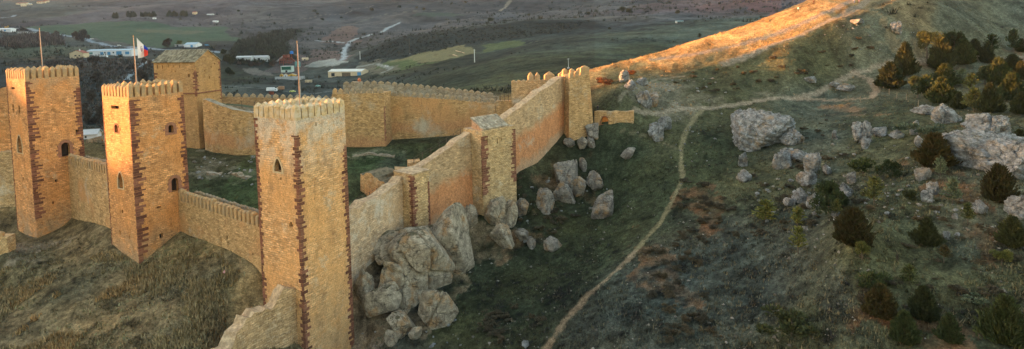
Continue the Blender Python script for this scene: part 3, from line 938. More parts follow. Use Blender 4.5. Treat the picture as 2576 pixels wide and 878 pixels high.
def merlon_mesh(w, th, h, cap, mat, var):
    key = (w, th, h, cap, mat.name, var)
    if key in _mer: return _mer[key]
    rnd = random.Random(var * 31 + int(w * 100))
    mb = MB()
    j = lambda a: rnd.uniform(-a, a)
    hh = h * (1 + j(.06)); o = .05
    ww, tt = w / 2, th / 2
    rings = [(ww, tt, -0.15), (ww * (1 + j(.03)), tt, hh * .5), (ww * (1 + j(.03)), tt * (1 + j(.05)), hh), (ww * .99, tt * .98, hh + cap * .06), (ww * .5, tt * .46, hh + cap * .62), (ww * .06, tt * .06, hh + cap)]
    vs = []
    for (a, b, z) in rings:
        for (sx, sy) in ((-1, -1), (-.35, -1.03), (.35, -1.03), (1, -1), (1, 1), (.35, 1.03), (-.35, 1.03), (-1, 1)):
            vs.append((a * sx + j(.03), b * sy + j(.03), z + (j(.04) if z > 0 else 0)))
    fs = []
    for r in range(len(rings) - 1):
        for k in range(8): fs.append((r * 8 + k, r * 8 + (k + 1) % 8, r * 8 + 8 + (k + 1) % 8, r * 8 + 8 + k))
    fs.append(tuple(range(len(rings) * 8 - 8, len(rings) * 8)))
    mb.add(vs, fs)
    me = mb.mesh('merlon', mat)
    _mer[key] = me
    return me


def merlon(root, pos, rz, w, th, h, cap, mat):
    o = link('merlon', merlon_mesh(w, th, h, cap, mat, random.randrange(5)), root, Vector(pos) - Vector(root.location))
    o.rotation_euler = (0, 0, rz + random.uniform(-.03, .03)); o.scale = (random.uniform(.95, 1.05), 1, random.uniform(.93, 1.05))
    return o


def tower(name, label, C, s, ztop, zbot, nm, mh, mw, body_mat, mer_mat, wins, quoins, terrace=None):
    c3 = Vector((C.x, C.y, 0)); L = c3 - UV_ * s; R_ = c3 - VV_ * s; B = c3 - UV_ * s - VV_ * s
    poly = [c3, R_, B, L]
    ctr = (c3 + B) / 2
    root = empty(name, (ctr.x, ctr.y, gz(ctr.x, ctr.y)), label, 'tower')
    mb = MB(); mb.prism([(p_.x, p_.y) for p_ in poly], zbot, ztop)
    body = mb.build('body', [body_mat], root)
    specs = []
    for (face, px, py, wpx, hpx, kind, sw, sm, nme) in wins:
        n = VV_ if face == 'L' else UV_
        t = UV_ if face == 'L' else -VV_
        pt = on_plane(px, py, Vector((c3.x, c3.y, CAMZ)), n)
        k = FPX / pt.y
        cs = max(.25, abs(Vector((t.x, t.y)).dot(Vector((pt.y, -pt.x)).normalized())))
        specs.append((pt, t, n, wpx / k / cs, hpx / k, kind, sw, sm, nme))
    q = .95
    inn = [p_ + (ctr - p_) * (q / (s / 2)) for p_ in poly]
    ex = MB(); ex.prism([(p_.x, p_.y) for p_ in inn], ztop - 1.25, ztop + 1)
    windows(root, body, specs, ex)
    # terrace floor sits below the crown of the walls
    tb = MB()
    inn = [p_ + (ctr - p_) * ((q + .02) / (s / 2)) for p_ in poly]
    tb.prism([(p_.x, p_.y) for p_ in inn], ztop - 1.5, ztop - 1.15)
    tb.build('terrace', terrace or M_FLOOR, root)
    for a, b in zip(poly, poly[1:] + poly[:1]):
        d = (b - a).normalized(); nrm = Vector((d.y, -d.x, 0)); rz = math.atan2(d.y, d.x)
        for i in range(nm):
            t = i * s / nm
            if i == 0:
                p_ = a + d * (mw / 2) - nrm * (mw / 2)
                merlon(root, (p_.x, p_.y, ztop), rz, mw, mw, mh, .5, mer_mat)
            else:
                st = mw / 2 + (s - mw) * i / nm
                p_ = a + d * st - nrm * .45
                merlon(root, (p_.x, p_.y, ztop), rz, mw, .9, mh, .5, mer_mat)
    for (cor, f0, f1, l1, l2) in quoins:
        q, d1, d2 = {'C': (c3, -VV_, -UV_), 'R': (R_, VV_, -UV_), 'L': (L, UV_, -VV_)}[cor]
        quoin(root, q, d1, d2, zbot + (ztop - zbot) * f0, zbot + (ztop - zbot) * f1, l1, l2, gaps=.05)
    return root, poly


C1 = P(63, 199, 96.5); C2 = P(324, 245, 82.5); C3 = P(743, 301, 68)
Z1 = C1.z; Z2 = C2.z; Z3 = C3.z
R2, SP, DK = M_SURR, M_SURRP, M_SURR
tower('stone_tower', 'leftmost square battlemented tower with one bare flagpole and a tall pointed window', C1, 8.0, Z1, CAMZ - 37, 8, 1.45, .58, M_TOWER, M_CAP, [
    ('L', 33.5, 273, 3.2, 21, 'slit', 0, R2, 'window'), ('L', 48.5, 276, 3.2, 19, 'slit', 0, R2, 'window'), ('L', 33, 222, 6, 6, 'slit', 0, R2, 'window'),
    ('L', 49.4, 362, 9, 46, 'pointed', .22, SP, 'window'), ('L', 59, 450, 2, 9, 'slit', 0, R2, 'window'),
    ('R', 165, 376, 17, 36, 'round', .5, R2, 'door'), ('R', 194, 330, 6, 8, 'slit', 0, R2, 'window'), ('R', 142, 455, 6, 7, 'slit', 0, R2, 'window'), ('R', 134, 510, 4, 8, 'slit', 0, R2, 'window')],
    [('C', .20, .985, (.6, 1.45), (.12, .28)), ('R', .10, .93, (.5, 1.1), (.3, .6)), ('L', .1, .97, (.1, .25), (.3, .6))])
tower('stone_tower', 'square battlemented tower in the middle of three, flying the white flag', C2, 8.0, Z2, CAMZ - 37, 8, 1.5, .60, M_TOWER, M_CAP, [
    ('L', 293, 323, 7, 21, 'round', .22, R2, 'window'), ('L', 303, 453, 10, 42, 'pointed', .26, SP, 'window'), ('L', 308, 532, 3, 10, 'slit', 0, R2, 'window'),
    ('L', 302, 585, 2.5, 12, 'slit', 0, R2, 'window'), ('L', 326, 596, 2.5, 12, 'slit', 0, R2, 'window'), ('L', 289, 270, 16, 9, 'slit', 0, R2, 'window'),
    ('R', 429.6, 324, 11, 20, 'round', .5, R2, 'window'), ('R', 440, 464, 15, 34, 'round', .5, R2, 'door'), ('R', 400, 521, 9, 4, 'slit', 0, R2, 'window'), ('R', 406, 594, 8, 13, 'slit', 0, R2, 'window')],
    [('C', .12, .985, (.75, 1.5), (.1, .24)), ('R', .15, .985, (.45, .95), (.3, .6)), ('L', .12, .97, (.1, .25), (.3, .6))])
tower('stone_tower', 'tallest and nearest battlemented tower with dark red corner stones from top to foot', C3, 8.0, Z3, CAMZ - 46, 7, 1.3, .84, M_TOWER3, M_CAPW, [
    ('L', 699, 415, 16, 34, 'pointed', .38, SP, 'window'), ('L', 732, 565, 9, 14, 'round', 0, R2, 'window'), ('R', 795, 312, 3, 9, 'slit', 0, R2, 'window'),
    ('L', 706, 450, 4, 6, 'slit', 0, R2, 'window')],
    [('C', .0, .945, (.36, .85), (.36, .8)), ('R', .0, .87, (.4, .95), (.4, .8)), ('L', .0, .995, (.35, .75), (.3, .6))])


# ---- curtain walls
def wall(name, label, pts, th, side, mat, cat='wall', rough=.06, step=1.2, coping=None, base=1.5, kink=0.0, floor=None):
    """pts: (x, y, ztop) along the outer face; side=+1 when the body of the wall lies to the left of the direction of travel"""
    S = []
    for (a, b) in zip(pts[:-1], pts[1:]):
        a = Vector(a); b = Vector(b); n = max(1, int((b - a).length / step))
        for i in range(n): S.append(a.lerp(b, i / n))
    S.append(Vector(pts[-1]))
    mid = S[len(S) // 2]
    nrm = []
    for i in range(len(S)):
        d = (S[min(i + 1, len(S) - 1)] - S[max(i - 1, 0)]); d.z = 0; d.normalize()
        nrm.append(Vector((-d.y, d.x, 0)) * side)
    g0 = ground_z([p.x for p in S], [p.y for p in S]); inn = [S[i] + nrm[i] * th for i in range(len(S))]
    g1 = ground_z([p.x for p in inn], [p.y for p in inn])
    root = empty(name, (mid.x, mid.y, float(g0[len(S) // 2])), label, cat)
    vs = []; fs = []; rise = []
    n = len(S); lv = 4
    for i in range(n):
        o, q = S[i], inn[i]
        zt = o.z + random.uniform(-1, 1) * rough + kink * float(fbm([o.x * .9], [o.y * .9], 77, 2)[0])
        zq = zt + random.uniform(-1, 1) * rough
        zb = min(g0[i], g1[i]) - base
        if floor is not None: zb = min(zb, floor)
        gg_ = float(g0[i])
        for k in range(lv + 1):
            f = k / lv; z = zb + (zt - zb) * f
            jt = nrm[i] * (random.uniform(-1, 1) * rough * .6)
            vs.append(Vector((o.x, o.y, z)) + (jt if k < lv else jt * .3)); rise.append((z - gg_) / max(zt - gg_, .5))
        for k in range(lv + 1):
            f = k / lv; z = zb + (zq - zb) * (1 - f)
            vs.append(Vector((q.x, q.y, z))); rise.append((z - gg_) / max(zt - gg_, .5))
    m_ = 2 * (lv + 1)
    for i in range(n - 1):
        for k in range(m_ - 1):
            a, b = i * m_ + k, (i + 1) * m_ + k
            fs.append((a, b, b + 1, a + 1) if side > 0 else (a + 1, b + 1, b, a))
    for i in (0, n - 1):
        f = tuple(i * m_ + k for k in range(m_)); fs.append(f if (i == 0) == (side > 0) else f[::-1])
    mb = MB(); mb.add(vs, fs)
    cmats = [mat] + ([coping] if coping else [])
    if coping:
        for i in range(n - 1): mb.mi[i * (m_ - 1) + lv] = 1
    o = mb.build('masonry', cmats, root)
    uv = o.data.uv_layers.new(name='Rise')
    rv = np.array(rise, np.float32); li = np.zeros(len(o.data.loops), np.int32); o.data.loops.foreach_get('vertex_index', li)
    uv.data.foreach_set('uv', np.stack([np.zeros(len(li), np.float32), rv[li]], 1).ravel())
    return root, S, inn, nrm


def crenels(root, S, nrm, off, spacing, w, th, h, cap, mat, skip=(0, 0)):
    """merlons along the sampled line S, set in by off"""
    L = [0]
    for a, b in zip(S[:-1], S[1:]): L.append(L[-1] + (b - a).length)
    t = spacing / 2 + skip[0]
    while t < L[-1] - spacing * .3 - skip[1]:
        i = max(k for k in range(len(L)) if L[k] <= t); i = min(i, len(S) - 2)
        f = (t - L[i]) / (L[i + 1] - L[i])
        p_ = S[i].lerp(S[i + 1], f) + nrm[i] * off
        d = S[i + 1] - S[i]
        merlon(root, p_, math.atan2(d.y, d.x), w, th, h, cap, mat)
        t += spacing


def on_face(C, d, t, z):
    return (C.x + d.x * t, C.y + d.y * t, z)


# between the middle and the nearest tower
A = on_face(C2, -VV_, 6.2, CAMZ - 25.4); B = (-32.6, 73.8, CAMZ - 26.1)
Wl, S, I, NR = wall('curtain_wall', 'battlemented wall between the middle tower and the nearest tower, walkway behind its merlons', [A, ((A[0] + B[0]) / 2, (A[1] + B[1]) / 2, CAMZ - 25.8), B], 3.0, 1, M_WALL)
crenels(Wl, S, NR, .38, 1.05, .60, .76, 1.55, .3, M_CAP)
Iz = [Vector((p.x, p.y, s_.z)) for p, s_ in zip(I, S)]
crenels(Wl, Iz, NR, -.25, .98, .84, .5, .75, .25, M_CAPG)
specs = []
tt = (Vector(B) - Vector(A)); tt.z = 0; tt.normalize(); nn = Vector((tt.y, -tt.x, 0))
for (px, py, w, h) in ((553, 588, 2.5, 9), (556, 603, 3, 12), (572, 597, 4, 8), (574, 612, 3.5, 12), (636, 640, 4, 5)):
    pt = on_plane(px, py, Vector((A[0], A[1], CAMZ)), nn); k = FPX / pt.y
    specs.append((pt, tt, nn, w / k * 1.6, h / k, 'slit', 0, R2, 'loophole'))
windows(Wl, Wl.children[0], specs)
uvb = Wl.children[0].data
# between the left and the middle tower
A = on_face(C1, -VV_, 5.3, CAMZ - 21.9); B = (-63.2, 88.0, CAMZ - 21.6)
Wl, S, I, NR = wall('curtain_wall', 'battlemented wall between the leftmost tower and the middle tower, patched with orange render', [A, B], 3.0, 1, M_WALL)
crenels(Wl, S, NR, .38, 1.05, .60, .76, 1.55, .3, M_CAP)
Iz = [Vector((p.x, p.y, s_.z)) for p, s_ in zip(I, S)]
crenels(Wl, Iz, NR, -.25, .98, .84, .5, .75, .25, M_CAPG)
# the east wall climbing to the corner tower, in three runs
wall('curtain_wall', 'pale unmerloned wall climbing from the nearest tower to the small flat topped buttress', [(-25.6, 76.3, CAMZ - 25.6), (-22.6, 82.6, CAMZ - 25.0), (-18.6, 90.9, CAMZ - 23.7)], 2.0, 1, M_RUBBLE, coping=M_COPING, rough=.16, kink=.7)
wall('curtain_wall', 'orange banded wall climbing from the flat topped buttress to the tile roofed turret', [(-16.6, 93.6, CAMZ - 22.6), (-12, 98.6, CAMZ - 20.4), (-7.7, 103.1, CAMZ - 17.9)], 2.0, 1, M_EAST, coping=M_COPING, rough=.14, kink=.55)
wall('curtain_wall', 'long orange banded wall rising from the tile roofed turret to the battered corner tower', [(-2.4, 107.8, CAMZ - 16.9), (1.6, 112.6, CAMZ - 14.9), (6.4, 119, CAMZ - 12.2), (11.9, 127.3, CAMZ - 9.9)], 2.0, 1, M_EAST, coping=M_COPING, rough=.1, kink=.25)


def block(name, label, corners, ztop, zbot, mat, cat='tower', batter=0.0, topmat=None):
    c = sum((Vector((p[0], p[1], 0)) for p in corners), Vector()) / len(corners)
    root = empty(name, (c.x, c.y, gz(c.x, c.y)), label, cat)
    n = len(corners); vs = []; lv = 6; rise = []
    zt = ztop if hasattr(ztop, '__len__') else [ztop] * n
    for k in range(lv + 1):
        f = k / lv
        for i, p_ in enumerate(corners):
            q = Vector((p_[0], p_[1], 0)); o = (q - c).normalized() * batter * (1 - f)
            vs.append((q.x + o.x, q.y + o.y, zbot + (zt[i] - zbot) * f)); rise.append(f)
    fs = []
    for k in range(lv):
        for i in range(n): fs.append((k * n + i, k * n + (i + 1) % n, (k + 1) * n + (i + 1) % n, (k + 1) * n + i))
    fs.append(tuple(range(lv * n, lv * n + n)))
    mb = MB(); mb.add(vs, fs); mb.mi[-1] = 1 if topmat else 0
    o = mb.build('body', [mat] + ([topmat] if topmat else []), root)
    uv = o.data.uv_layers.new(name='Rise')
    rv = np.array(rise, np.float32); li = np.zeros(len(o.data.loops), np.int32); o.data.loops.foreach_get('vertex_index', li)
    uv.data.foreach_set('uv', np.stack([np.zeros(len(li), np.float32), rv[li]], 1).ravel())
    return root, o


# small flat topped buttress
c6 = Vector((-16.7, 89.5, 0)); d6 = Vector((.6, .8, 0)); e6 = Vector((-.8, .6, 0))
cs = [c6, c6 + d6 * 3.8, c6 + d6 * 3.8 + e6 * 4.4, c6 + e6 * 4.4]
b6, _ = block('buttress_tower', 'small flat topped buttress with red corner stones on the climbing wall', cs, CAMZ - 22.7, CAMZ - 38, M_PALE, topmat=M_COPING)
mb = MB(); mb.prism([(p_.x, p_.y) for p_ in [c6 - d6 * .12 - e6 * .12, c6 + d6 * 3.92 - e6 * .12, c6 + d6 * 3.92 + e6 * 4.4, c6 - d6 * .12 + e6 * 4.4]], CAMZ - 22.69, CAMZ - 22.45); mb.build('capping_slab', M_COPING, b6)
quoin(b6, c6, d6, e6, CAMZ - 34.5, CAMZ - 22.8, (.5, 1.0), (.4, .8)); quoin(b6, c6 + d6 * 3.8, -d6, e6, CAMZ - 33.5, CAMZ - 24.5, (.25, .5), (.3, .5))
# tile roofed turret
c4 = Vector((-5.8, 100.5, 0)); d4 = Vector((.74, .673, 0)); e4 = Vector((-.673, .74, 0))
cs = [c4, c4 + d4 * 8.3, c4 + d4 * 8.3 + e4 * 5.4, c4 + e4 * 5.4]
b4, bo = block('roofed_turret', 'square wall turret with a small sloping tiled roof and dark red corner strips', cs, CAMZ - 17.6, CAMZ - 40, M_PALE, topmat=M_COPING)
quoin(b4, c4, d4, e4, CAMZ - 29.5, CAMZ - 18.6, (.9, 1.5), (.12, .3)); quoin(b4, c4 + d4 * 8.3, -d4, e4, CAMZ - 28.5, CAMZ - 18.2, (.7, 1.2), (.3, .5))
wins = []
n4 = -e4
for (px, py, h) in ((1218, 352, 8), (1226, 355, 14), (1238, 349, 5), (1251, 355, 14), (1262, 351, 7)):
    pt = on_plane(px, py, Vector((c4.x, c4.y, CAMZ)), n4); k = FPX / pt.y
    wins.append((pt, d4, n4, .22, h / k, 'slit', 0, R2, 'loophole'))
windows(b4, bo, wins)


def tiled(root, name, a, b, c, d, rows, mat, r=.11):
    """roof plane: a-b eave, d-c ridge; half-round tiles run from eave to ridge"""
    a, b, c, d = map(Vector, (a, b, c, d))
    mb = MB(); n = (b - a).cross(d - a).normalized()
    if n.z < 0: n = -n
    vs = [a - n * .08, b - n * .08, c - n * .08, d - n * .08, a, b, c, d]
    mb.add(vs, [(0, 3, 2, 1), (4, 5, 6, 7), (0, 1, 5, 4), (1, 2, 6, 5), (2, 3, 7, 6), (3, 0, 4, 7)])
    for i in range(rows):
        f = (i + .5) / rows
        p0 = a.lerp(b, f); p1 = d.lerp(c, f); m = max(2, int((p1 - p0).length / .7))
        for k in range(m):
            q0 = p0.lerp(p1, k / m); q1 = p0.lerp(p1, (k + 1.1) / m)
            mb.tube(q0 + n * (.03 + .02 * random.random()), q1 + n * .015, r * random.uniform(.9, 1.2), r * .8, 6)
    o = mb.build(name, mat, root)
    return o


q0 = c4 + d4 * .2 + e4 * .3; zr = CAMZ - 17.5
tiled(b4, 'roof', q0 + d4 * .3 + Vector((0, 0, zr + .05)), q0 + d4 * 6.8 + Vector((0, 0, zr + .05)), q0 + d4 * 6.8 + e4 * 3.6 + Vector((0, 0, zr + 1.9)), q0 + d4 * .3 + e4 * 3.6 + Vector((0, 0, zr + 1.9)), 16, M_TILEP, .16)
# little gable walls that carry the roof
mb = MB()
for s_ in (.5, 6.6):
    mb = MB(); a = q0 + d4 * s_
    mb.add([a + Vector((0, 0, zr - .2)), a + e4 * 3.5 + Vector((0, 0, zr - .2)), a + e4 * 3.5 + Vector((0, 0, zr + 1.75)), a + d4 * .3 + Vector((0, 0, zr - .2)), a + d4 * .3 + e4 * 3.5 + Vector((0, 0, zr - .2)), a + d4 * .3 + e4 * 3.5 + Vector((0, 0, zr + 1.75))],
           [(0, 1, 2), (5, 4, 3), (0, 3, 4, 1), (1, 4, 5, 2), (2, 5, 3, 0)])
    o = mb.build('gable', M_EAST, b4); fix_normals(o.data)
# battered corner tower
c5 = Vector((12.9, 125.0, 0)); d5 = Vector((.955, .297, 0)); e5 = Vector((-.297, .955, 0))
cs = [c5, c5 + d5 * 4.9, c5 + d5 * 4.9 + e5 * 5, c5 + e5 * 5]
b5, _ = block('corner_tower', 'battered corner tower at the top of the climbing wall, beside the little gate', cs, [CAMZ - 10.3, CAMZ - 9.3, CAMZ - 9.0, CAMZ - 9.6], CAMZ - 25.5, M_WALL, batter=1.1)
for t_, w_, h_ in ((.6, 1.0, .8), (1.9, .9, .9), (3.9, 2.0, 1.7)):
    p_ = c5 + d5 * t_ + e5 * .4; merlon(b5, (p_.x, p_.y, CAMZ - 10.2 + t_ * .15), math.atan2(d5.y, d5.x), w_, .7, h_, .5, M_CAP)
for t_ in (.8, 2.6, 4.4):
    p_ = c5 + d5 * t_ + e5 * 4.6; merlon(b5, (p_.x, p_.y, CAMZ - 9.8), math.atan2(d5.y, d5.x), 1.1, .7, 1.0, .5, M_CAP)
# enclosure behind it with its large pointed merlons
pts = [P(1350, 212, 131), P(1425, 210, 136), P(1440, 205, 137)]
Wl, S, I, NR = wall('parapet_wall', 'low parapet with large pointed merlons behind the battered corner tower', [(p.x, p.y, CAMZ - 11.2) for p in pts], .9, 1, M_WALL)
for px, d, w in ((1335, 131.6, 1.4), (1352, 131.9, 1.2), (1382, 134, 2.6), (1418, 136.2, 2.6)):
    q = P(px, 200, d); merlon(Wl, (q.x, q.y + .4, CAMZ - 11.2), .35, w, .7, 1.0, 1.0, M_CAP)
q0 = P(1287, 250, 130); q1 = P(1376, 250, 130)
cs = [(q0.x, q0.y), (q1.x, q1.y + 1.5), (q1.x, q1.y + 5), (q0.x, q0.y + 4)]
b9, _ = block('gate_turret', 'squat rubble turret where the courtyard wall meets the climbing wall', cs, CAMZ - 11.4, CAMZ - 26, M_PALE)
for i in range(7):
    t = (i + .5) / 7; merlon(b9, (q0.x + (q1.x - q0.x) * t, q0.y + 1.5 * t + .35, CAMZ - 11.42), .18, .95, .5, .25, .35, M_CAP)
# small wall with an arch by the corner tower
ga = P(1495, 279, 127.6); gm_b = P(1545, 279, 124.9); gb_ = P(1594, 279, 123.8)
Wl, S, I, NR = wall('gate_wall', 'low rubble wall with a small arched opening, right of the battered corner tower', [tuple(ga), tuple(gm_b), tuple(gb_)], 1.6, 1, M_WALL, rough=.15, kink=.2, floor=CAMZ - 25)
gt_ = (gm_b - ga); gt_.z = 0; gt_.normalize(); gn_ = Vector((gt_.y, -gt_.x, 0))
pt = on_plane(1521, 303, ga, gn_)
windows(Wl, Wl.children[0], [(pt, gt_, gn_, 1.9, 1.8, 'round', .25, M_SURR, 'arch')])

# ---- far side of the courtyard
t7 = P(490, 155, 125); ph = math.radians(12)
l7 = Vector((-math.cos(ph), math.sin(ph), 0)); r7 = Vector((math.sin(ph), math.cos(ph), 0)); c7 = Vector((t7.x, t7.y, 0))
cs = [c7, c7 + r7 * 7.8, c7 + r7 * 7.8 + l7 * 11, c7 + l7 * 11]
ze = t7.z
b7, o7 = block('gatehouse_tower', 'tall square tower under a tiled saddle roof, far left of the courtyard', cs, ze, CAMZ - 30, stone('gatehouse stone', (.50, .31, .145), (.41, .24, .10), (.38, .24, .12), big=(.47, .27, .11), bigpos=(.4, .6), bigscale=.12))
rd = Vector((0, 0, 2.5)); g0 = c7 + r7 * 3.9 + Vector((0, 0, ze)) + rd
mb = MB()
zz = Vector((0, 0, ze))
for k, off in ((0, Vector()), (1, l7 * 10.95)):
    mb = MB(); a = c7 + off + zz; b = c7 + r7 * 7.8 + off + zz; c = c7 + r7 * 3.9 + off + zz + rd; w = l7 * (.5 if k == 0 else -.5)
    mb.add([a, b, c, a + w, b + w, c + w], [(0, 1, 2), (5, 4, 3), (0, 3, 4, 1), (1, 4, 5, 2), (2, 5, 3, 0)])
    o = mb.build('gable', o7.data.materials[0], b7); fix_normals(o.data)
ov = .35
ea = c7 - l7 * .25 - r7 * ov + zz + Vector((0, 0, -.12)); eb = c7 + l7 * 11.3 - r7 * ov + zz + Vector((0, 0, -.12))
ra = c7 - l7 * .25 + r7 * 3.9 + zz + rd + Vector((0, 0, .1)); rb = c7 + l7 * 11.3 + r7 * 3.9 + zz + rd + Vector((0, 0, .1))
fa = c7 - l7 * .25 + r7 * (7.8 + ov) + zz + Vector((0, 0, -.12)); fb = c7 + l7 * 11.3 + r7 * (7.8 + ov) + zz + Vector((0, 0, -.12))
tiled(b7, 'roof', ea, eb, rb, ra, 30, M_TILE, .15); tiled(b7, 'roof', fb, fa, ra, rb, 30, M_TILE, .15)
wins = []
for (px, py, w, h) in ((396, 168, 2.2, 10), (409, 168, 2.2, 11), (423, 165, 2, 8), (437, 166, 2.2, 8), (452, 167, 2, 8), (475, 190, 5, 8), (432, 180, 2, 4), (441, 180, 2, 3)):
    pt = on_plane(px, py, Vector((c7.x, c7.y, CAMZ)), -r7); k = FPX / pt.y; wins.append((pt, -l7, -r7, w / k, h / k, 'slit', 0, R2, 'loophole'))
for (px, py, w, h) in ((531, 168, 3, 6), (540, 160, 3, 5), (527, 195, 3, 6), (515, 178, 3, 5)):
    pt = on_plane(px, py, Vector((c7.x, c7.y, CAMZ)), -l7); k = FPX / pt.y; wins.append((pt, r7, -l7, w / k, h / k, 'slit', 0, R2, 'loophole'))
windows(b7, o7, wins)
quoin(b7, c7, l7, r7, CAMZ - 12.5, CAMZ - 6.5, (.35, 1.1), (.35, .9), gaps=.15); quoin(b7, c7 + r7 * 7.8, -r7, l7, CAMZ - 14, CAMZ - 5, (.3, .6), (.3, .6), gaps=.3)
quoin(b7, c7 + l7 * 11, -l7, r7, CAMZ - 20, CAMZ - 7, (.3, .9), (.3, .6), gaps=.4)
mb = MB()
zc = CAMZ - 11.9
mb.prism([(p_.x, p_.y) for p_ in [c7 - l7 * .18 - r7 * .18, c7 - l7 * .18 + r7 * 7.7, c7 - l7 * -.05 + r7 * 7.7, c7 + l7 * .05 + r7 * .05, c7 + l7 * 5 + r7 * .05, c7 + l7 * 5 - r7 * .18]], zc, zc + .22)
o = mb.build('string_course', M_QUOIN, b7); fix_normals(o.data)


def pw(l): return [(P(px, 200, d).x, P(px, 200, d).y, P(px, py, d).z) for (px, py, d) in l]


wall('courtyard_wall', 'bare curving courtyard wall joined to the saddle roofed tower', pw([(506, 248, 124.6), (530, 258, 122.5), (580, 275, 121), (650, 289, 121), (740, 290, 123), (840, 292, 128)]), 1.6, 1, M_FAR, coping=M_GREYW, rough=.12)
Wl, S, I, NR = wall('outer_wall', 'reddish merloned outer wall running right from the saddle roofed tower, behind the curving wall', pw([(546, 244, 133), (640, 246, 136), (740, 248, 139), (842, 252, 142)]), 1.2, 1, stone('reddish wall stone', (.40, .26, .14), (.31, .19, .09), (.28, .18, .1)), floor=CAMZ - 24)
crenels(Wl, S, NR, .3, 1.7, 1.25, .5, .5, .6, M_CAPG)
wall('walkway_wall', 'low grey wall carrying the fenced walkway above the curving courtyard wall', pw([(538, 262, 126), (590, 266, 127), (660, 275, 127.5), (720, 277, 129)]), 2.5, 1, M_GREYW, coping=plain('walkway turf', (.07, .08, .04), .4, 1.0, 1.0), rough=.05)
q = pw([(833, 237, 127), (964, 238, 127)])
b8, _ = block('wall_bastion', 'square merloned bastion standing forward of the far courtyard wall', [q[0][:2], q[1][:2], (q[1][0] + .6, q[1][1] + 5), (q[0][0], q[0][1] + 5)], q[0][2], CAMZ - 30, M_FAR)
for i in range(9):
    t = (i + .5) / 9; merlon(b8, (q[0][0] + (q[1][0] - q[0][0]) * t, q[0][1] + .35, q[0][2]), 0, .98, .55, .8, .55, M_CAP if i < 2 else M_CAPG)
quoin(b8, Vector((q[1][0], q[1][1], 0)), Vector((-1, 0, 0)), Vector((.12, .993, 0)), CAMZ - 24, CAMZ - 16, (.1, .2), (.3, .9), mat=M_SURR)
Wl, S, I, NR = wall('courtyard_wall', 'long straight merloned wall on the far side of the courtyard, right of the bastion', pw([(966, 240, 131.5), (1100, 249, 131.5), (1244, 260, 131)]), 1.6, 1, M_FAR, base=2.5)
crenels(Wl, S, NR, .3, 1.55, 1.12, .5, .75, .5, M_CAPG)
wall('courtyard_wall', 'short lower stretch of courtyard wall with railings beside the squat turret', pw([(1245, 254, 131), (1290, 254, 130.6)]), 1.6, 1, M_FAR, base=2.5)
Wl, S, I, NR = wall('outer_wall', 'distant merloned outer wall seen above the straight courtyard wall', pw([(862, 213, 152), (960, 212, 154), (1100, 225, 154), (1250, 243, 148)]), 1.2, 1, M_GREYW, floor=CAMZ - 26)
crenels(Wl, S, NR, .3, 1.85, 1.55, .5, .45, .5, M_CAPG)
q = pw([(884, 206, 149), (906, 206, 149)])
bt, _ = block('watch_turret', 'tiny block turret with a round finial on the distant outer wall', [q[0][:2], q[1][:2], (q[1][0], q[1][1] + 2.2), (q[0][0], q[0][1] + 2.2)], q[0][2], CAMZ - 26, M_GREYW)
mb = MB(); mb.tube((q[1][0] - .5, q[1][1] + 1, q[0][2] - .1), (q[1][0] - .5, q[1][1] + 1, q[0][2] + .5), .45, .5, 8); mb.tube((q[1][0] - .5, q[1][1] + 1, q[0][2] + .5), (q[1][0] - .5, q[1][1] + 1, q[0][2] + .95), .5, .15, 8); mb.build('finial', plain('red clay', (.38, .14, .07), .2), bt)
# far wall glimpsed between the two left towers, and the ruin at the left edge
Wl, S, I, NR = wall('outer_wall', 'grey far wall with a row of slits, glimpsed between the two left towers', pw([(205, 352, 124), (262, 337, 124), (300, 332, 124)]), 1.2, 1, M_GREYW)
specs = []
for px, py in ((216, 362), (225, 360), (236, 357), (247, 355), (257, 353)):
    pt = on_plane(px, py, Vector((P(px, py, 124).x, 124, CAMZ)), Vector((0, -1, 0))); specs.append((pt, Vector((1, 0, 0)), Vector((0, -1, 0)), .25, .7, 'slit', 0, R2, 'loophole'))
windows(Wl, Wl.children[0], specs)
q = pw([(-60, 212, 108), (27, 212, 108)])
block('ruined_wall', 'tall broken wall end behind the leftmost tower at the picture edge', [q[0][:2], q[1][:2], (q[1][0], q[1][1] + 2.5), (q[0][0], q[0][1] + 2.5)], [CAMZ - 9.5, CAMZ - 7.8, CAMZ - 8, CAMZ - 9], CAMZ - 32, M_TOWER)
q = pw([(-40, 370, 106), (30, 370, 106)])
wall('ruined_wall', 'low pale footing of the broken wall at the left picture edge', [(q[0][0], q[0][1], CAMZ - 20.6), (q[1][0], q[1][1], CAMZ - 20.4)], 3, 1, M_PALE, rough=.15, floor=CAMZ - 32)
q = pw([(-80, 590, 88.5), (-14, 588, 88.5)])
Wl, S, I, NR = wall('ruined_wall', 'stub of merloned wall low down at the left picture edge', [(q[0][0], q[0][1], CAMZ - 31.2), (q[1][0], q[1][1], CAMZ - 31)], 1.5, 1, M_PALE, rough=.1)
crenels(Wl, S, NR, .3, 1.2, .8, .5, .7, .2, M_CAP)
# wall that runs out towards us from the foot of the nearest tower
pts = []
for (t, o, z) in ((-.2, 0, -31.0), (1.5, .1, -31.3), (2.2, .25, -32.0), (4, .5, -32.4), (6, .6, -33.0), (8, .3, -33.6), (10, -.5, -34.6), (12.5, -1.8, -36.2)):
    b_ = Vector((-28.0, 68.75, 0)) + VV_ * t - UV_ * o
    pts.append((b_.x, b_.y, CAMZ + z))
wall('ruined_wall', 'broken curving wall running down from the foot of the nearest tower', pts, 1.7, -1, stone('broken wall stone', (.60, .42, .24), (.44, .28, .14), (.36, .23, .12), pale=(.60, .50, .37), palepos=(.55, .72), palescale=.4), rough=.22, kink=.7, step=.5, coping=M_COPING, floor=CAMZ - 41)
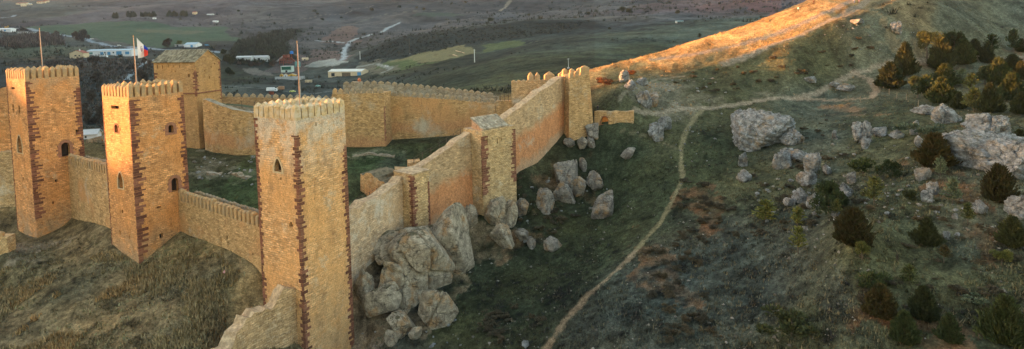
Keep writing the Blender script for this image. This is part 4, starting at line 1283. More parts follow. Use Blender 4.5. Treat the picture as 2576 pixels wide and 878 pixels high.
# ruined blocks in the courtyard
q = pw([(897, 430, 99), (985, 440, 95)])
wall('ruined_wall', 'rounded ruin of a thick wall inside the courtyard', [(q[0][0], q[0][1], CAMZ - 24.6), ((q[0][0] + q[1][0]) / 2, (q[0][1] + q[1][1]) / 2 - .4, CAMZ - 24.5), (q[1][0], q[1][1], CAMZ - 27.2)], 5, 1, M_WALL, rough=.25, kink=.8, step=.7, coping=plain('ruin turf', (.16, .13, .08), .5, 1.5, 1.0), floor=CAMZ - 31)
q = pw([(985, 416, 98), (1050, 404, 99)])
wall('ruined_wall', 'stepped ruin against the inside of the climbing wall', [(q[0][0], q[0][1], CAMZ - 23.4), ((q[0][0] + q[1][0]) / 2, (q[0][1] + q[1][1]) / 2, CAMZ - 23.6), ((q[0][0] + q[1][0]) / 2 + .1, (q[0][1] + q[1][1]) / 2, CAMZ - 22.5), (q[1][0], q[1][1], CAMZ - 22.2)], 2, 1, M_WALL, rough=.2, kink=.3, floor=CAMZ - 31)

for (pts_, lb) in (([(868, 392, 117), (920, 386, 119), (984, 384, 119)], 'line of low footings across the grass in front of the bastion'), ([(505, 430, 108), (560, 428, 109), (610, 440, 106)], 'low tumbled footings near the middle of the courtyard')):
    q = pw(pts_)
    wall('ruined_wall', lb, [(x_, y_, gz(x_, y_) + .28) for x_, y_, z_ in q], 1.1, 1, M_GREYW, rough=.2, kink=.5, step=.6)

# ---- flagpoles and flag
def flagpole(x, y, z0, z1, label):
    r = empty('flagpole', (x, y, z0), label, 'flagpole', 'flagpoles on the towers')
    mb = MB(); mb.tube((x, y, z0), (x, y, z1), .065, .04, 8); mb.build('mast', M_POLE, r)
    mb = MB(); mb.tube((x, y, z1), (x, y, z1 + .25), .08, .02, 8); mb.build('finial', plain('finial gilt', (.5, .3, .1), .1), r)
    mb = MB(); mb.tube((x + .25, y - .1, z0), (x + .1, y - .1, z1 - .2), .025, .025, 4); mb.build('halyard', plain('rope', (.6, .55, .48), .1), r)
    return r


def tower_mid(C): c = Vector((C.x, C.y, 0)) - UV_ * 4 - VV_ * 4; return c


c = tower_mid(C1); flagpole(c.x, c.y, Z1 - 1.16, CAMZ + 2.8, 'bare flagpole on top of the leftmost tower')
c = tower_mid(C3); flagpole(c.x, c.y, Z3 - 1.16, CAMZ - .5, 'bare flagpole on top of the nearest, tallest tower')
fp = P(343, 210, 88.3); flagpole(fp.x, fp.y, Z2 - 1.16, CAMZ + .9, 'flagpole carrying the white flag on top of the middle tower')
mb = MB(); nu, nv = 16, 14
ptop = [(344, 95), (371, 121)]; pbot = [(347.5, 146.5), (371.5, 138)]
gv = []
for i in range(nu + 1):
    s = i / nu
    for k in range(nv + 1):
        t = k / nv
        px = (344 + 27.5 * s) * (1 - t) + (347.5 + 24.5 * s) * t; py = (95 + 26 * s ** .85) * (1 - t) + (146.5 - 8 * s ** 1.6) * t
        gv.append(P(px, py, 88.15 + .22 * math.sin(s * 9 + t * 3) * s ** .5 + .1 * math.sin(t * 6 + s * 4)))
gf = []; gm_ = []
for i in range(nu):
    for k in range(nv):
        a = i * (nv + 1) + k; gf.append((a, a + nv + 1, a + nv + 2, a + 1)); s = (i + .5) / nu; t = (k + .5) / nv
        gm_.append(0 if s < .62 else (1 if t < .36 else 2))
mb.add(gv, gf); mb.mi = gm_
fl = mb.thing('flag', [plain('white cloth', (.78, .74, .72), .06, 1), plain('blue cloth', (.02, .05, .38), .1, 1), plain('red cloth', (.75, .06, .035), .1, 1)], 'white flag with a crest and a blue and red fly, blowing from the middle tower', 'flag')
sol = fl.modifiers.new('cloth', 'SOLIDIFY'); sol.thickness = .02; sol.offset = 0
# crest sewn on the white field
def fpnt(s, t, o):
    px = (344 + 27.5 * s) * (1 - t) + (347.5 + 24.5 * s) * t; py = (95 + 26 * s ** .85) * (1 - t) + (146.5 - 8 * s ** 1.6) * t
    return P(px, py, 88.15 + .22 * math.sin(s * 9 + t * 3) * s ** .5 + .1 * math.sin(t * 6 + s * 4) - o)
def emblem(outline, o, mat, name):
    mb = MB(); c = (sum(a for a, b in outline) / len(outline), sum(b for a, b in outline) / len(outline))
    vs = [fpnt(*c, o)] + [fpnt(a, b, o) for a, b in outline]; n = len(outline)
    mb.add(vs, [(0, 1 + i, 1 + (i + 1) % n) for i in range(n)])
    ob = mb.build(name, mat, None); ob.data.transform(Matrix.Translation(-Vector(fl.location))); ob.parent = fl
emblem([(.30, .33), (.50, .33), (.50, .50), (.46, .58), (.40, .62), (.34, .58), (.30, .50)], .05, plain('crest cloth', (.25, .18, .28), .3, 8), 'crest')
emblem([(.33, .24), (.36, .29), (.40, .23), (.44, .29), (.47, .24), (.47, .315), (.33, .315)], .05, plain('crown cloth', (.40, .25, .22), .3, 8), 'crown')
emblem([(.35, .38), (.45, .38), (.45, .50), (.40, .56), (.35, .50)], .075, plain('shield cloth', (.45, .30, .32), .3, 8), 'shield')


# ---- railings on the wall walks
def railing(label, pts, h=1.1, gap=1.6, mat=M_WOOD):
    S = []
    for a, b in zip(pts[:-1], pts[1:]):
        a = Vector(a); b = Vector(b); n = max(1, int((b - a).length / gap))
        for i in range(n): S.append(a.lerp(b, i / n))
    S.append(Vector(pts[-1]))
    r = empty('railing', S[0], label, 'railing')
    for p_ in S:
        mb = MB(); mb.box((p_.x, p_.y, p_.z + h / 2), (.1, .1, h)); mb.build('post', mat, r)
    mb = MB()
    for a, b in zip(S[:-1], S[1:]):
        for f in (.55, .97): mb.tube(a + Vector((0, 0, h * f)), b + Vector((0, 0, h * f)), .03, .03, 4)
    mb.build('rail', mat, r)


railing('dark railing along the inside of the climbing wall below the flat topped buttress', [(-25.6, 83, CAMZ - 26.3), (-21.6, 90.5, CAMZ - 25.4), (-19.5, 94.3, CAMZ - 23.9)])
railing('dark railing along the inside of the climbing wall below the tiled turret', [(-17.6, 96.6, CAMZ - 22.4), (-13.6, 100.4, CAMZ - 20.6), (-10, 104, CAMZ - 18.8)])
q = pw([(605, 272, 127), (700, 280, 128)]); railing('railing on the fenced walkway above the curving courtyard wall', [(q[0][0], q[0][1], q[0][2]), (q[1][0], q[1][1], q[1][2] + .3)], 1.6, 2.2)
q = pw([(1247, 254, 130.6), (1289, 254, 130.3)]); railing('dark railings in the gap beside the squat turret', [(q[0][0], q[0][1], q[0][2]), (q[1][0], q[1][1], q[1][2])], 1.9, .9)
# ------------------------------------------------------------------ rocks
M_ROCK = rockmat('limestone', (.42, .38, .32), (.19, .17, .15), (.44, .27, .13), (.05, .055, .028))
M_ROCKG = rockmat('grey limestone', (.45, .465, .465), (.165, .17, .165), (.36, .28, .19), (.09, .095, .06))
M_ROCKW = rockmat('crag limestone', (.66, .56, .41), (.30, .25, .185), (.54, .32, .15), (.085, .075, .035))


def rock_mesh(seed, mat, cuts=13, rough=.10, name='boulder', sub=4, strat=0.0):
    rnd = random.Random(seed)
    bm = bmesh.new(); bmesh.ops.create_icosphere(bm, subdivisions=sub, radius=1.0)
    co = np.array([v.co for v in bm.verts])
    # a block bounded by a few flat faces: three pairs of rough joints and some broken corners
    q_ = np.linalg.qr(np.array([[rnd.gauss(0, 1) for _ in range(3)] for _ in range(3)]))[0] * .5 + np.eye(3) * .5
    planes = []
    for ax_ in q_:
        for sg in (-1, 1):
            n = ax_ * sg + np.array([rnd.gauss(0, .22) for _ in range(3)]); planes.append((n / np.linalg.norm(n), rnd.uniform(.5, .72)))
    for _ in range(cuts - 5):
        n = np.array([rnd.gauss(0, 1), rnd.gauss(0, 1), rnd.gauss(0, 1)]); planes.append((n / np.linalg.norm(n), rnd.uniform(.62, .86)))
    acc = np.zeros(len(co))
    for n, d_ in planes:
        acc += (np.clip(co @ n, 0, None) / d_) ** 22
    co = co * (acc ** (-1 / 22))[:, None].clip(0, 1.3)
    ox = seed * 3.7
    # joints: straight clefts that split the block
    for _ in range(rnd.choice((1, 2, 2, 3)) if sub > 3 else 0):
        n = np.array([rnd.gauss(0, 1), rnd.gauss(0, 1), rnd.gauss(0, .5)]); n /= np.linalg.norm(n)
        q = co @ n - rnd.uniform(-.35, .35) + .05 * fbm(co[:, 0] * 3 + ox, co[:, 2] * 3, 3, 2)
        w = np.exp(-(q / .045) ** 2); co *= (1 - .16 * w)[:, None]
        co += np.where(q > 0, .035, -.0)[:, None] * np.array([rnd.gauss(0, 1), rnd.gauss(0, 1), rnd.gauss(0, 1)])
    r = 1 + rough * .55 * fbm(co[:, 0] * 1.7 + ox + co[:, 2] * .8, co[:, 1] * 1.7 - ox + co[:, 2] * 1.3, 5, 4) + rough * .45 * fbm(co[:, 0] * 6 + ox, co[:, 2] * 6 + co[:, 1] * 3.1, 8, 3)
    co *= r[:, None]
    if strat:
        ax = np.array([rnd.uniform(-.5, .5), rnd.uniform(-.3, .3), 1.0]); ax /= np.linalg.norm(ax)
        s_ = co @ ax * rnd.uniform(4.0, 6.0) + .5 * fbm(co[:, 0] * 1.5 + ox, co[:, 1] * 1.5, 33, 3)
        saw = s_ - np.floor(s_)
        co *= (1 + strat * (saw - .5))[:, None]
        s2 = co @ ax * 15 + fbm(co[:, 0] * 2 + ox, co[:, 1] * 2, 35, 3); co *= (1 + strat * .35 * (s2 - np.floor(s2) - .5))[:, None]
    lo = co.min(0); hi = co.max(0); co = (co - (lo + hi) / 2) / (hi - lo) * 1.5
    for v, c in zip(bm.verts, co): v.co = c
    me = bpy.data.meshes.new(name); bm.to_mesh(me); bm.free()
    me.materials.append(mat)
    return me


RM = [rock_mesh(i, M_ROCK, 12 + i % 4, .13, sub=5, strat=.05 * (i % 2)) for i in range(7)] + [rock_mesh(20 + i, M_ROCKG, 11, .2, strat=.13, sub=5) for i in range(6)]
RC = [rock_mesh(60 + i, M_ROCKW, 10, .06, sub=5) for i in range(7)]
RS = [rock_mesh(40 + i, M_ROCKG, 8, .12, 'stone', 2) for i in range(6)]


def boulder(px, py, w, h, label, var, group=None, tilt=0.0, rz=None, deep=.8, sink=.30, name='boulder', mat=None):
    """px,py: foot centre in the photograph, w,h its size there"""
    x, y, z = hit(px, py)
    k = FPX / y; W_, H_ = w / k, h / k
    y += W_ * deep * .35; x *= y / (y - W_ * deep * .35); z = gz(x, y)
    me = RC[var % 7] if var >= 20 else RM[var % len(RM)]
    o = link(name, me, None, (x, y, z + H_ * (.5 - sink * .5)))
    # extents of the mesh after the cuts
    o.scale = (W_ / 1.45, W_ * deep / 1.45, H_ * (1 + sink) / 1.45)
    o.rotation_euler = (0, tilt, (random.uniform(-.5, .5) if rz is None else rz))
    return tag(o, label, 'rock', group)


CRAG = [  # the crag under the climbing wall and its blocks: foot x, foot y, width, height
 (1060, 745, 150, 130, 'broad grassy topped crag below the flat topped buttress', 0, 0, .9), (1020, 776, 118, 88, 'split angular block in the middle of the crag below the buttress', 1, .15, .8),
 (968, 812, 90, 72, 'squarish pale block low on the left of the crag below the buttress', 2, -.1, .8), (1106, 822, 92, 80, 'tall cracked block at the lower right of the crag below the buttress', 3, 0, .8),
 (1143, 690, 118, 140, 'tall leaning crag between the flat topped buttress and the tiled turret', 4, .2, .9), (918, 775, 60, 80, 'dark shadowed block on the left edge of the crag beside the nearest tower', 5, 0, .8),
 (1000, 690, 130, 70, 'sloping earthy ledge of rock right under the flat topped buttress', 6, .1, 1.0), (1010, 850, 70, 45, 'low broken rock below the squarish pale block', 0, .1, .8),
 (985, 870, 40, 30, 'small grey rock at the bottom of the crag', 3, 0, .8), (1042, 858, 34, 32, 'small upright grey stone right of the crag bottom', 4, 0, .8), (1088, 640, 70, 60, 'rocky shoulder behind the leaning crag', 2, 0, 1.0),
 (1185, 575, 42, 50, 'small ochre rock at the left foot of the tiled turret', 1, 0, .8), (1243, 575, 62, 62, 'round grey boulder under the tiled turret', 4, 0, .9), (1262, 626, 58, 58, 'ochre boulder below the round one under the tiled turret', 5, 0, .9),
 (1285, 570, 38, 60, 'tall ochre rock under the right corner of the tiled turret', 3, 0, .9), (1312, 547, 36, 54, 'dark pointed rock just right of the tiled turret', 2, .2, .9),
 (1372, 536, 48, 62, 'tall block shaped boulder standing alone right of the turret', 3, 0, .9), (1425, 470, 60, 60, 'upper grey boulder of the outcrop below the long wall', 0, 0, .9), (1418, 512, 52, 60, 'ochre hollowed boulder of the outcrop below the long wall', 5, 0, .9),
 (1452, 500, 44, 60, 'right hand grey boulder of the outcrop below the long wall', 2, 0, .9), (1497, 478, 44, 44, 'small dark crag at the right end of the outcrop', 6, 0, .9), (1520, 552, 68, 70, 'large grey rounded boulder low on the green slope', 4, 0, .9),
 (1391, 632, 46, 36, 'tilted flat slab lying on the green slope below the turret', 1, -.6, .6), (1314, 612, 40, 38, 'pale pyramid shaped rock below the tiled turret', 2, 0, .9), (1336, 625, 26, 28, 'little dark rock beside the pyramid shaped one', 3, 0, .9),
 (1433, 372, 30, 20, 'flat pale stone below the foot of the long wall', 1, 0, .9), (1463, 380, 26, 36, 'upright grey stone below the corner tower', 2, 0, .9), (1492, 352, 34, 40, 'grey boulder against the foot of the corner tower', 0, 0, .9), (1483, 372, 28, 26, 'smaller boulder just below the corner tower foot', 5, 0, .9),
 (1580, 405, 32, 34, 'white streaked boulder alone on the green slope', 4, .3, .9), (1467, 430, 20, 34, 'thin upright stone above the outcrop', 3, 0, .9), (1650, 355, 44, 50, 'cracked grey outcrop left of the footpath', 8, 0, .9), (1672, 330, 34, 40, 'jagged grey outcrop beside the cracked one', 9, 0, .9),
 (1640, 272, 46, 38, 'dark split rock by the trodden ground', 4, 0, .9), (1620, 268, 40, 40, 'pale jagged rock at the edge of the trodden ground', 8, 0, .9), (1585, 228, 26, 30, 'grey stone below the red bush', 10, 0, .9), (1570, 208, 34, 36, 'white crag beside the red bush', 9, 0, .9), (1615, 215, 30, 20, 'low pale rock above the trodden ground', 8, 0, .9),
]
for (px, py, w, h, lb, v, tl, dp) in CRAG:
    if px < 1200 and w > 60: w *= 1.14; h *= 1.12; v = 20 + v
    o = boulder(px, py, w, h * (.86 if px > 1300 else 1), lb, v, tilt=tl + random.uniform(-.2, .2), deep=dp, sink=.4 if px > 1300 else .3)
    if px < 1300 and py > 540: o.active_material_index = 0; o.data = (o.data.copy() if o.data.users > 0 else o.data); o.data.materials[0] = M_ROCKW
HILLR = [
 (1908, 378, 132, 88, 'largest craggy grey outcrop left of the juniper slope', 7, .28, 1.1), (1952, 348, 90, 50, 'right shoulder of the largest craggy outcrop', 9, 0, .9), (1868, 335, 66, 56, 'left buttress of the largest craggy outcrop', 8, 0, .9),
 (1992, 367, 54, 40, 'grey crag just right of the largest outcrop', 10, 0, .9), (1965, 428, 50, 46, 'blue grey rock at the upper left of the broken outcrop', 11, 0, .9), (2012, 410, 56, 30, 'long low rock at the top of the broken outcrop', 12, 0, .9),
 (2043, 438, 40, 52, 'upright block on the right of the broken outcrop', 7, 0, .9), (2030, 470, 44, 36, 'flat rock under the upright block', 9, 0, .9), (1872, 460, 34, 30, 'rounded grey stone on the green hollow', 10, 0, .9), (1868, 420, 26, 34, 'thin grey stone below the largest outcrop', 11, 0, .9),
 (2080, 440, 26, 24, 'small pale stone right of the broken outcrop', 12, 0, .9), (2165, 362, 50, 54, 'cracked grey knob on the hillside', 8, 0, .9), (2178, 375, 22, 26, 'little rock attached to the cracked knob', 7, 0, .9),
 (2215, 345, 34, 24, 'flat grey rock on the hillside', 9, 0, .9), (2255, 350, 30, 22, 'pale low rock uphill of the red soil', 10, 0, .9), (2300, 340, 24, 36, 'narrow upright rock by the round juniper', 11, 0, .9), (2312, 372, 26, 30, 'jagged rock left of the round juniper', 12, 0, .9), (2321, 455, 36, 32, 'rock lying on the red soil', 7, 0, .9),
 (2345, 490, 30, 30, 'grey rock pair below the red soil, upper one', 8, 0, .9), (2334, 512, 28, 34, 'grey rock pair below the red soil, lower one', 9, 0, .9), (2462, 540, 34, 32, 'pale rock near the sparse little pine', 10, 0, .9), (2401, 553, 14, 14, 'small white stone under the bluish pine', 11, 0, .9),
 (2380, 604, 18, 20, 'small white rock right of the dense dark juniper', 8, 0, .9), (2143, 462, 22, 30, 'narrow grey rock beside the sparse bush', 9, 0, .9), (2125, 500, 36, 36, 'pale grey rock between two junipers', 10, 0, .9), (2098, 350, 12, 22, 'thin upright stone on the hillside', 11, 0, .9),
 (2460, 428, 176, 84, 'huge smooth grey outcrop on the right, its left half', 7, .2, 1.2), (2540, 452, 134, 92, 'huge smooth grey outcrop on the right, its lower right lobe', 9, .3, 1.1), (2480, 345, 110, 50, 'upper edge of the huge grey outcrop', 8, .15, 1.0),
 (2378, 312, 70, 48, 'white block at the top left of the huge outcrop', 12, 0, .9), (2330, 290, 60, 22, 'flat white ledge behind the white block', 10, 0, .9), (2570, 560, 60, 60, 'pale rock at the right edge below the huge outcrop', 9, 0, .9),
 (2253, 88, 27, 27, 'white boulder alone on the upper slope', 8, 0, .9), (2155, 66, 30, 12, 'low white rock on the upper slope', 9, 0, .9), (2128, 232, 40, 18, 'low white rock inside the loop of the track', 10, 0, .9), (2035, 212, 34, 12, 'pale flat rock above the track', 11, 0, .9),
 (2100, 222, 30, 12, 'smaller pale rock inside the loop of the track', 12, 0, .9), (1980, 405, 40, 30, 'low rock in the middle of the broken outcrop', 8, 0, .9), (1985, 520, 30, 20, 'pale flat stone above the yellowish pine', 9, 0, .9), (2012, 512, 34, 36, 'grey rock above the yellow sapling', 10, 0, .9),
 (2045, 525, 40, 36, 'rock left of the dark round juniper', 11, 0, .9), (1322, 875, 22, 14, 'whitish stone at the bottom edge left of the path', 8, 0, .9),
]
for (px, py, w, h, lb, v, tl, dp) in HILLR: boulder(px, py, w, h, lb, v, tilt=tl, deep=dp, sink=.7 if w > 60 else .4)

ZR = [  # small stones: outline, how many, size in metres, label, group
 ([(1960,440),(2120,470),(2140,580),(2060,600),(1930,560),(1880,500)], 46, (.25, .8), 'small grey stone strewn below the broken outcrop', 'stones below the broken outcrop'),
 ([(2080,320),(2300,320),(2320,420),(2440,500),(2440,600),(2200,560),(2120,460)], 60, (.18, .6), 'small grey stone strewn among the scattered junipers', 'stones among the junipers'),
 ([(1290,470),(1500,430),(1560,520),(1480,600),(1300,620)], 40, (.2, .8), 'small stone on the slope under the long wall', 'stones under the long wall'),
 ([(960,800),(1150,800),(1200,878),(980,878)], 22, (.2, .6), 'small stone fallen below the crag', 'stones below the crag'),
 ([(1830,260),(1700,290),(1640,330),(1690,480),(1780,420)], 26, (.2, .6), 'small pale stone beside the footpath', 'stones beside the footpath'),
 ([(1570,200),(1800,190),(1850,250),(1620,270)], 24, (.3, .9), 'small rock on the trodden ground above the gate', 'rocks on the trodden ground'),
 ([(2080,60),(2300,50),(2300,120),(2100,140)], 24, (.25, .8), 'small stone on the upper slope', 'stones on the upper slope'),
 ([(480,395),(640,395),(640,470),(500,450)], 30, (.3, .8), 'loose building stone lying in the courtyard', 'loose stones in the courtyard'),
]
rr = random.Random(11)


def in_zone(poly, n):
    xs = [p_[0] for p_ in poly]; ys = [p_[1] for p_ in poly]; out = []
    while len(out) < n:
        c = (rr.uniform(min(xs), max(xs)), rr.uniform(min(ys), max(ys)))
        if inpoly(np.array([c[0]]), np.array([c[1]]), poly)[0]: out.append(c)
    return out


for (poly, n, sz, lb, gp) in ZR:
    for (x, y, z) in hits(in_zone(poly, n)):
        if y > 200: continue
        s = rr.uniform(*sz) * rr.choice((.6, .8, 1.0))
        o = link('small_rock', rr.choice(RS), None, (x, y, z + s * .12)); o.scale = (s * .8, s * .8 * rr.uniform(.7, 1.2), s * .6); o.rotation_euler = (rr.uniform(-.3, .3), rr.uniform(-.3, .3), rr.uniform(0, 6))
        tag(o, lb, 'stone', gp)

# ------------------------------------------------------------------ trees
M_BARK = plain('bark', (.10, .08, .062), .3, 5, .95)
FOL = {
 'dark': foliage('dark juniper foliage', (0.039, 0.047, 0.021), (0.055, 0.060, 0.023)),
 'brown': foliage('rusty juniper foliage', (0.078, 0.055, 0.021), (0.052, 0.052, 0.019)),
 'green': foliage('green juniper foliage', (.042, .060, .024), (.058, .068, .027)),
 'olive': foliage('olive juniper foliage', (0.111, 0.111, 0.036), (0.072, 0.085, 0.031)),
 'yellow': foliage('yellow green foliage', (.15, .15, .042), (.10, .115, .036)),
 'blue': foliage('bluish foliage', (0.111, 0.137, 0.094), (0.085, 0.114, 0.072)),
 'scrub': foliage('thorn scrub foliage', (.075, .068, .046), (.10, .08, .055)),
 'rust': foliage('red bush foliage', (.22, .09, .04), (.15, .07, .035)),
 'bare': foliage('bare twigs', (.085, .07, .058), (.065, .055, .048)),
}


def leafbits(mb, rnd, c, d, l, w, n=1):
    """a spray: two crossed narrow quads pointing along d"""
    d = d.normalized(); t = d.orthogonal().normalized()
    q = t.cross(d)
    a = rnd.uniform(0, PI); t = t * math.cos(a) + q * math.sin(a); q = t.cross(d)
    for s in ((t, q)[:n]):
        mb.add([c - s * w * .35, c + s * w * .35, c + d * l * .6 + s * w * .5, c + d * l, c + d * l * .55 - s * w * .5], [(0, 1, 2, 3, 4)])


def crown_mesh(seed, kind, mat):
    """unit-height crown mesh: egg (dense juniper), pine (open tiers), round, bush, twig"""
    rnd = random.Random(seed); mb = MB()
    ph = [rnd.uniform(0, 6.3) for _ in range(6)]
    def lump(a, z): return 1 + .17 * math.sin(2 * a + ph[0] + 6 * z) + .16 * math.sin(3 * a + ph[1] - 11 * z) + .14 * math.sin(5 * a + ph[2] + 17 * z) + .1 * math.sin(9 * a + ph[3] + 29 * z)
    pw_ = rnd.uniform(.62, .95); fat = rnd.uniform(.16, .32)
    if kind == 'egg':
        for _ in range(2300):
            z = rnd.random() ** 1.15; a = rnd.uniform(0, 2 * PI)
            r = .5 * (math.sin(min(1, (z + .05) / (fat + .1)) * PI / 2) ** .6) * (1 - max(0, z - .16) / .84) ** pw_ * lump(a, z)
            rr_ = r * (rnd.random() ** .28)
            c = Vector((math.cos(a) * rr_, math.sin(a) * rr_, z * .96))
            d = Vector((math.cos(a) * .75, math.sin(a) * .75, .9 + rnd.uniform(-.2, .5))) + Vector((rnd.gauss(0, .3), rnd.gauss(0, .3), 0))
            leafbits(mb, rnd, c, d, rnd.choice((.06, .08, .1, .17)), .05, 2)
    elif kind == 'pine':
        tiers = 9
        for k in range(tiers):
            zz = .12 + .8 * k / tiers; R = .46 * (1 - zz) ** .75 + .03
            for b in range(rnd.randint(6, 8)):
                a = rnd.uniform(0, 2 * PI); L = R * rnd.uniform(.65, 1.15); up = rnd.uniform(.15, .55)
                for s in range(12):
                    f = (s + .5) / 12
                    c = Vector((math.cos(a) * L * f, math.sin(a) * L * f, zz + L * f * up)) + Vector((rnd.gauss(0, .018), rnd.gauss(0, .018), rnd.gauss(0, .018)))
                    leafbits(mb, rnd, c, Vector((math.cos(a), math.sin(a), .6)) + Vector((rnd.gauss(0, .5), rnd.gauss(0, .5), rnd.gauss(0, .4))), rnd.uniform(.08, .13), .05, 1)
        for s in range(50): leafbits(mb, rnd, Vector((rnd.gauss(0, .015), rnd.gauss(0, .015), .75 + .2 * rnd.random())), Vector((rnd.gauss(0, .4), rnd.gauss(0, .4), 1)), .07, .035, 1)
    elif kind == 'round':
        cl = [(Vector((rnd.gauss(0, .2), rnd.gauss(0, .2), .3 + .5 * rnd.random())), rnd.uniform(.15, .27)) for _ in range(11)]
        for _ in range(1700):
            c0, r = rnd.choice(cl); v = Vector((rnd.gauss(0, 1), rnd.gauss(0, 1), rnd.gauss(0, 1))).normalized()
            c = c0 + v * r * rnd.random() ** .35
            leafbits(mb, rnd, c, v + Vector((0, 0, .4)), rnd.uniform(.04, .09), .05, 2)
    elif kind == 'bush':
        cl = [(Vector((rnd.gauss(0, .32), rnd.gauss(0, .32), .15 + .35 * rnd.random())), rnd.uniform(.16, .34)) for _ in range(9)]
        for _ in range(1000):
            c0, r = rnd.choice(cl); v = Vector((rnd.gauss(0, 1), rnd.gauss(0, 1), abs(rnd.gauss(0, 1)))).normalized()
            c = c0 + v * r * rnd.random() ** .4; c.z = max(c.z, .02)
            leafbits(mb, rnd, c, v + Vector((0, 0, .5)), rnd.uniform(.08, .16), .06, 1)
    elif kind == 'twig':
        for _ in range(70):
            a = rnd.uniform(0, 2 * PI); z0 = rnd.uniform(.1, .55); L = rnd.uniform(.25, .5) * (1 - z0 * .5)
            d = Vector((math.cos(a) * .5, math.sin(a) * .5, 1)).normalized(); c = Vector((math.cos(a) * .02, math.sin(a) * .02, z0))
            for s in range(6):
                c2 = c + d * L * s / 6
                leafbits(mb, rnd, c2, d + Vector((rnd.gauss(0, .5), rnd.gauss(0, .5), rnd.gauss(0, .3))), L * .4, .014, 2)
    me = bpy.data.meshes.new('crown'); me.from_pydata(mb.v, [], mb.f); me.materials.append(mat); me.update()
    return me


def trunk_mesh(h, r):
    mb = MB(); p0 = Vector((0, 0, -.08)); rnd = random.Random(int(h * 100))
    for k in range(4):
        p1 = Vector((rnd.gauss(0, .012), rnd.gauss(0, .012), h * (k + 1) / 4)); mb.tube(p0, p1, r * (1 - k * .2), r * (1 - (k + 1) * .2), 6); p0 = p1
    for k in range(5):
        a = k * 2.4; z = h * (.35 + .12 * k); mb.tube((0, 0, z), (math.cos(a) * .16, math.sin(a) * .16, z + .14), r * .4, r * .15, 4)
    return mb.mesh('trunk', M_BARK)


_cr = {}
T_LOW = trunk_mesh(.7, .03); T_PINE = trunk_mesh(.85, .02)


def crown_for(kind, tint, var):
    k = (kind, tint, var)
    if k not in _cr: _cr[k] = crown_mesh(var * 17 + len(_cr), kind, FOL[tint])
    return _cr[k]


def tree(px, py, h, w, kind, tint, label, lift=0.0, name='juniper_tree', cat='tree', group=None, var=None, pos=None):
    x, y, z = pos or hit(px, py)
    k = FPX / y; H_, W_ = h / k, w / k
    r = empty(name, (x, y, z - .05), label, cat, group, rz=random.uniform(0, 6))
    v = random.randrange(5 if kind == 'egg' else 3) if var is None else var
    c = link('crown', crown_for(kind, tint, v), r, (0, 0, H_ * lift)); c.scale = (W_ / .92, W_ / .92, H_ * (1 - lift))
    t = link('trunk', T_PINE if kind in ('pine', 'twig') else T_LOW, r); t.scale = (H_, H_, H_ * (.9 if lift < .2 else 1))
    return r


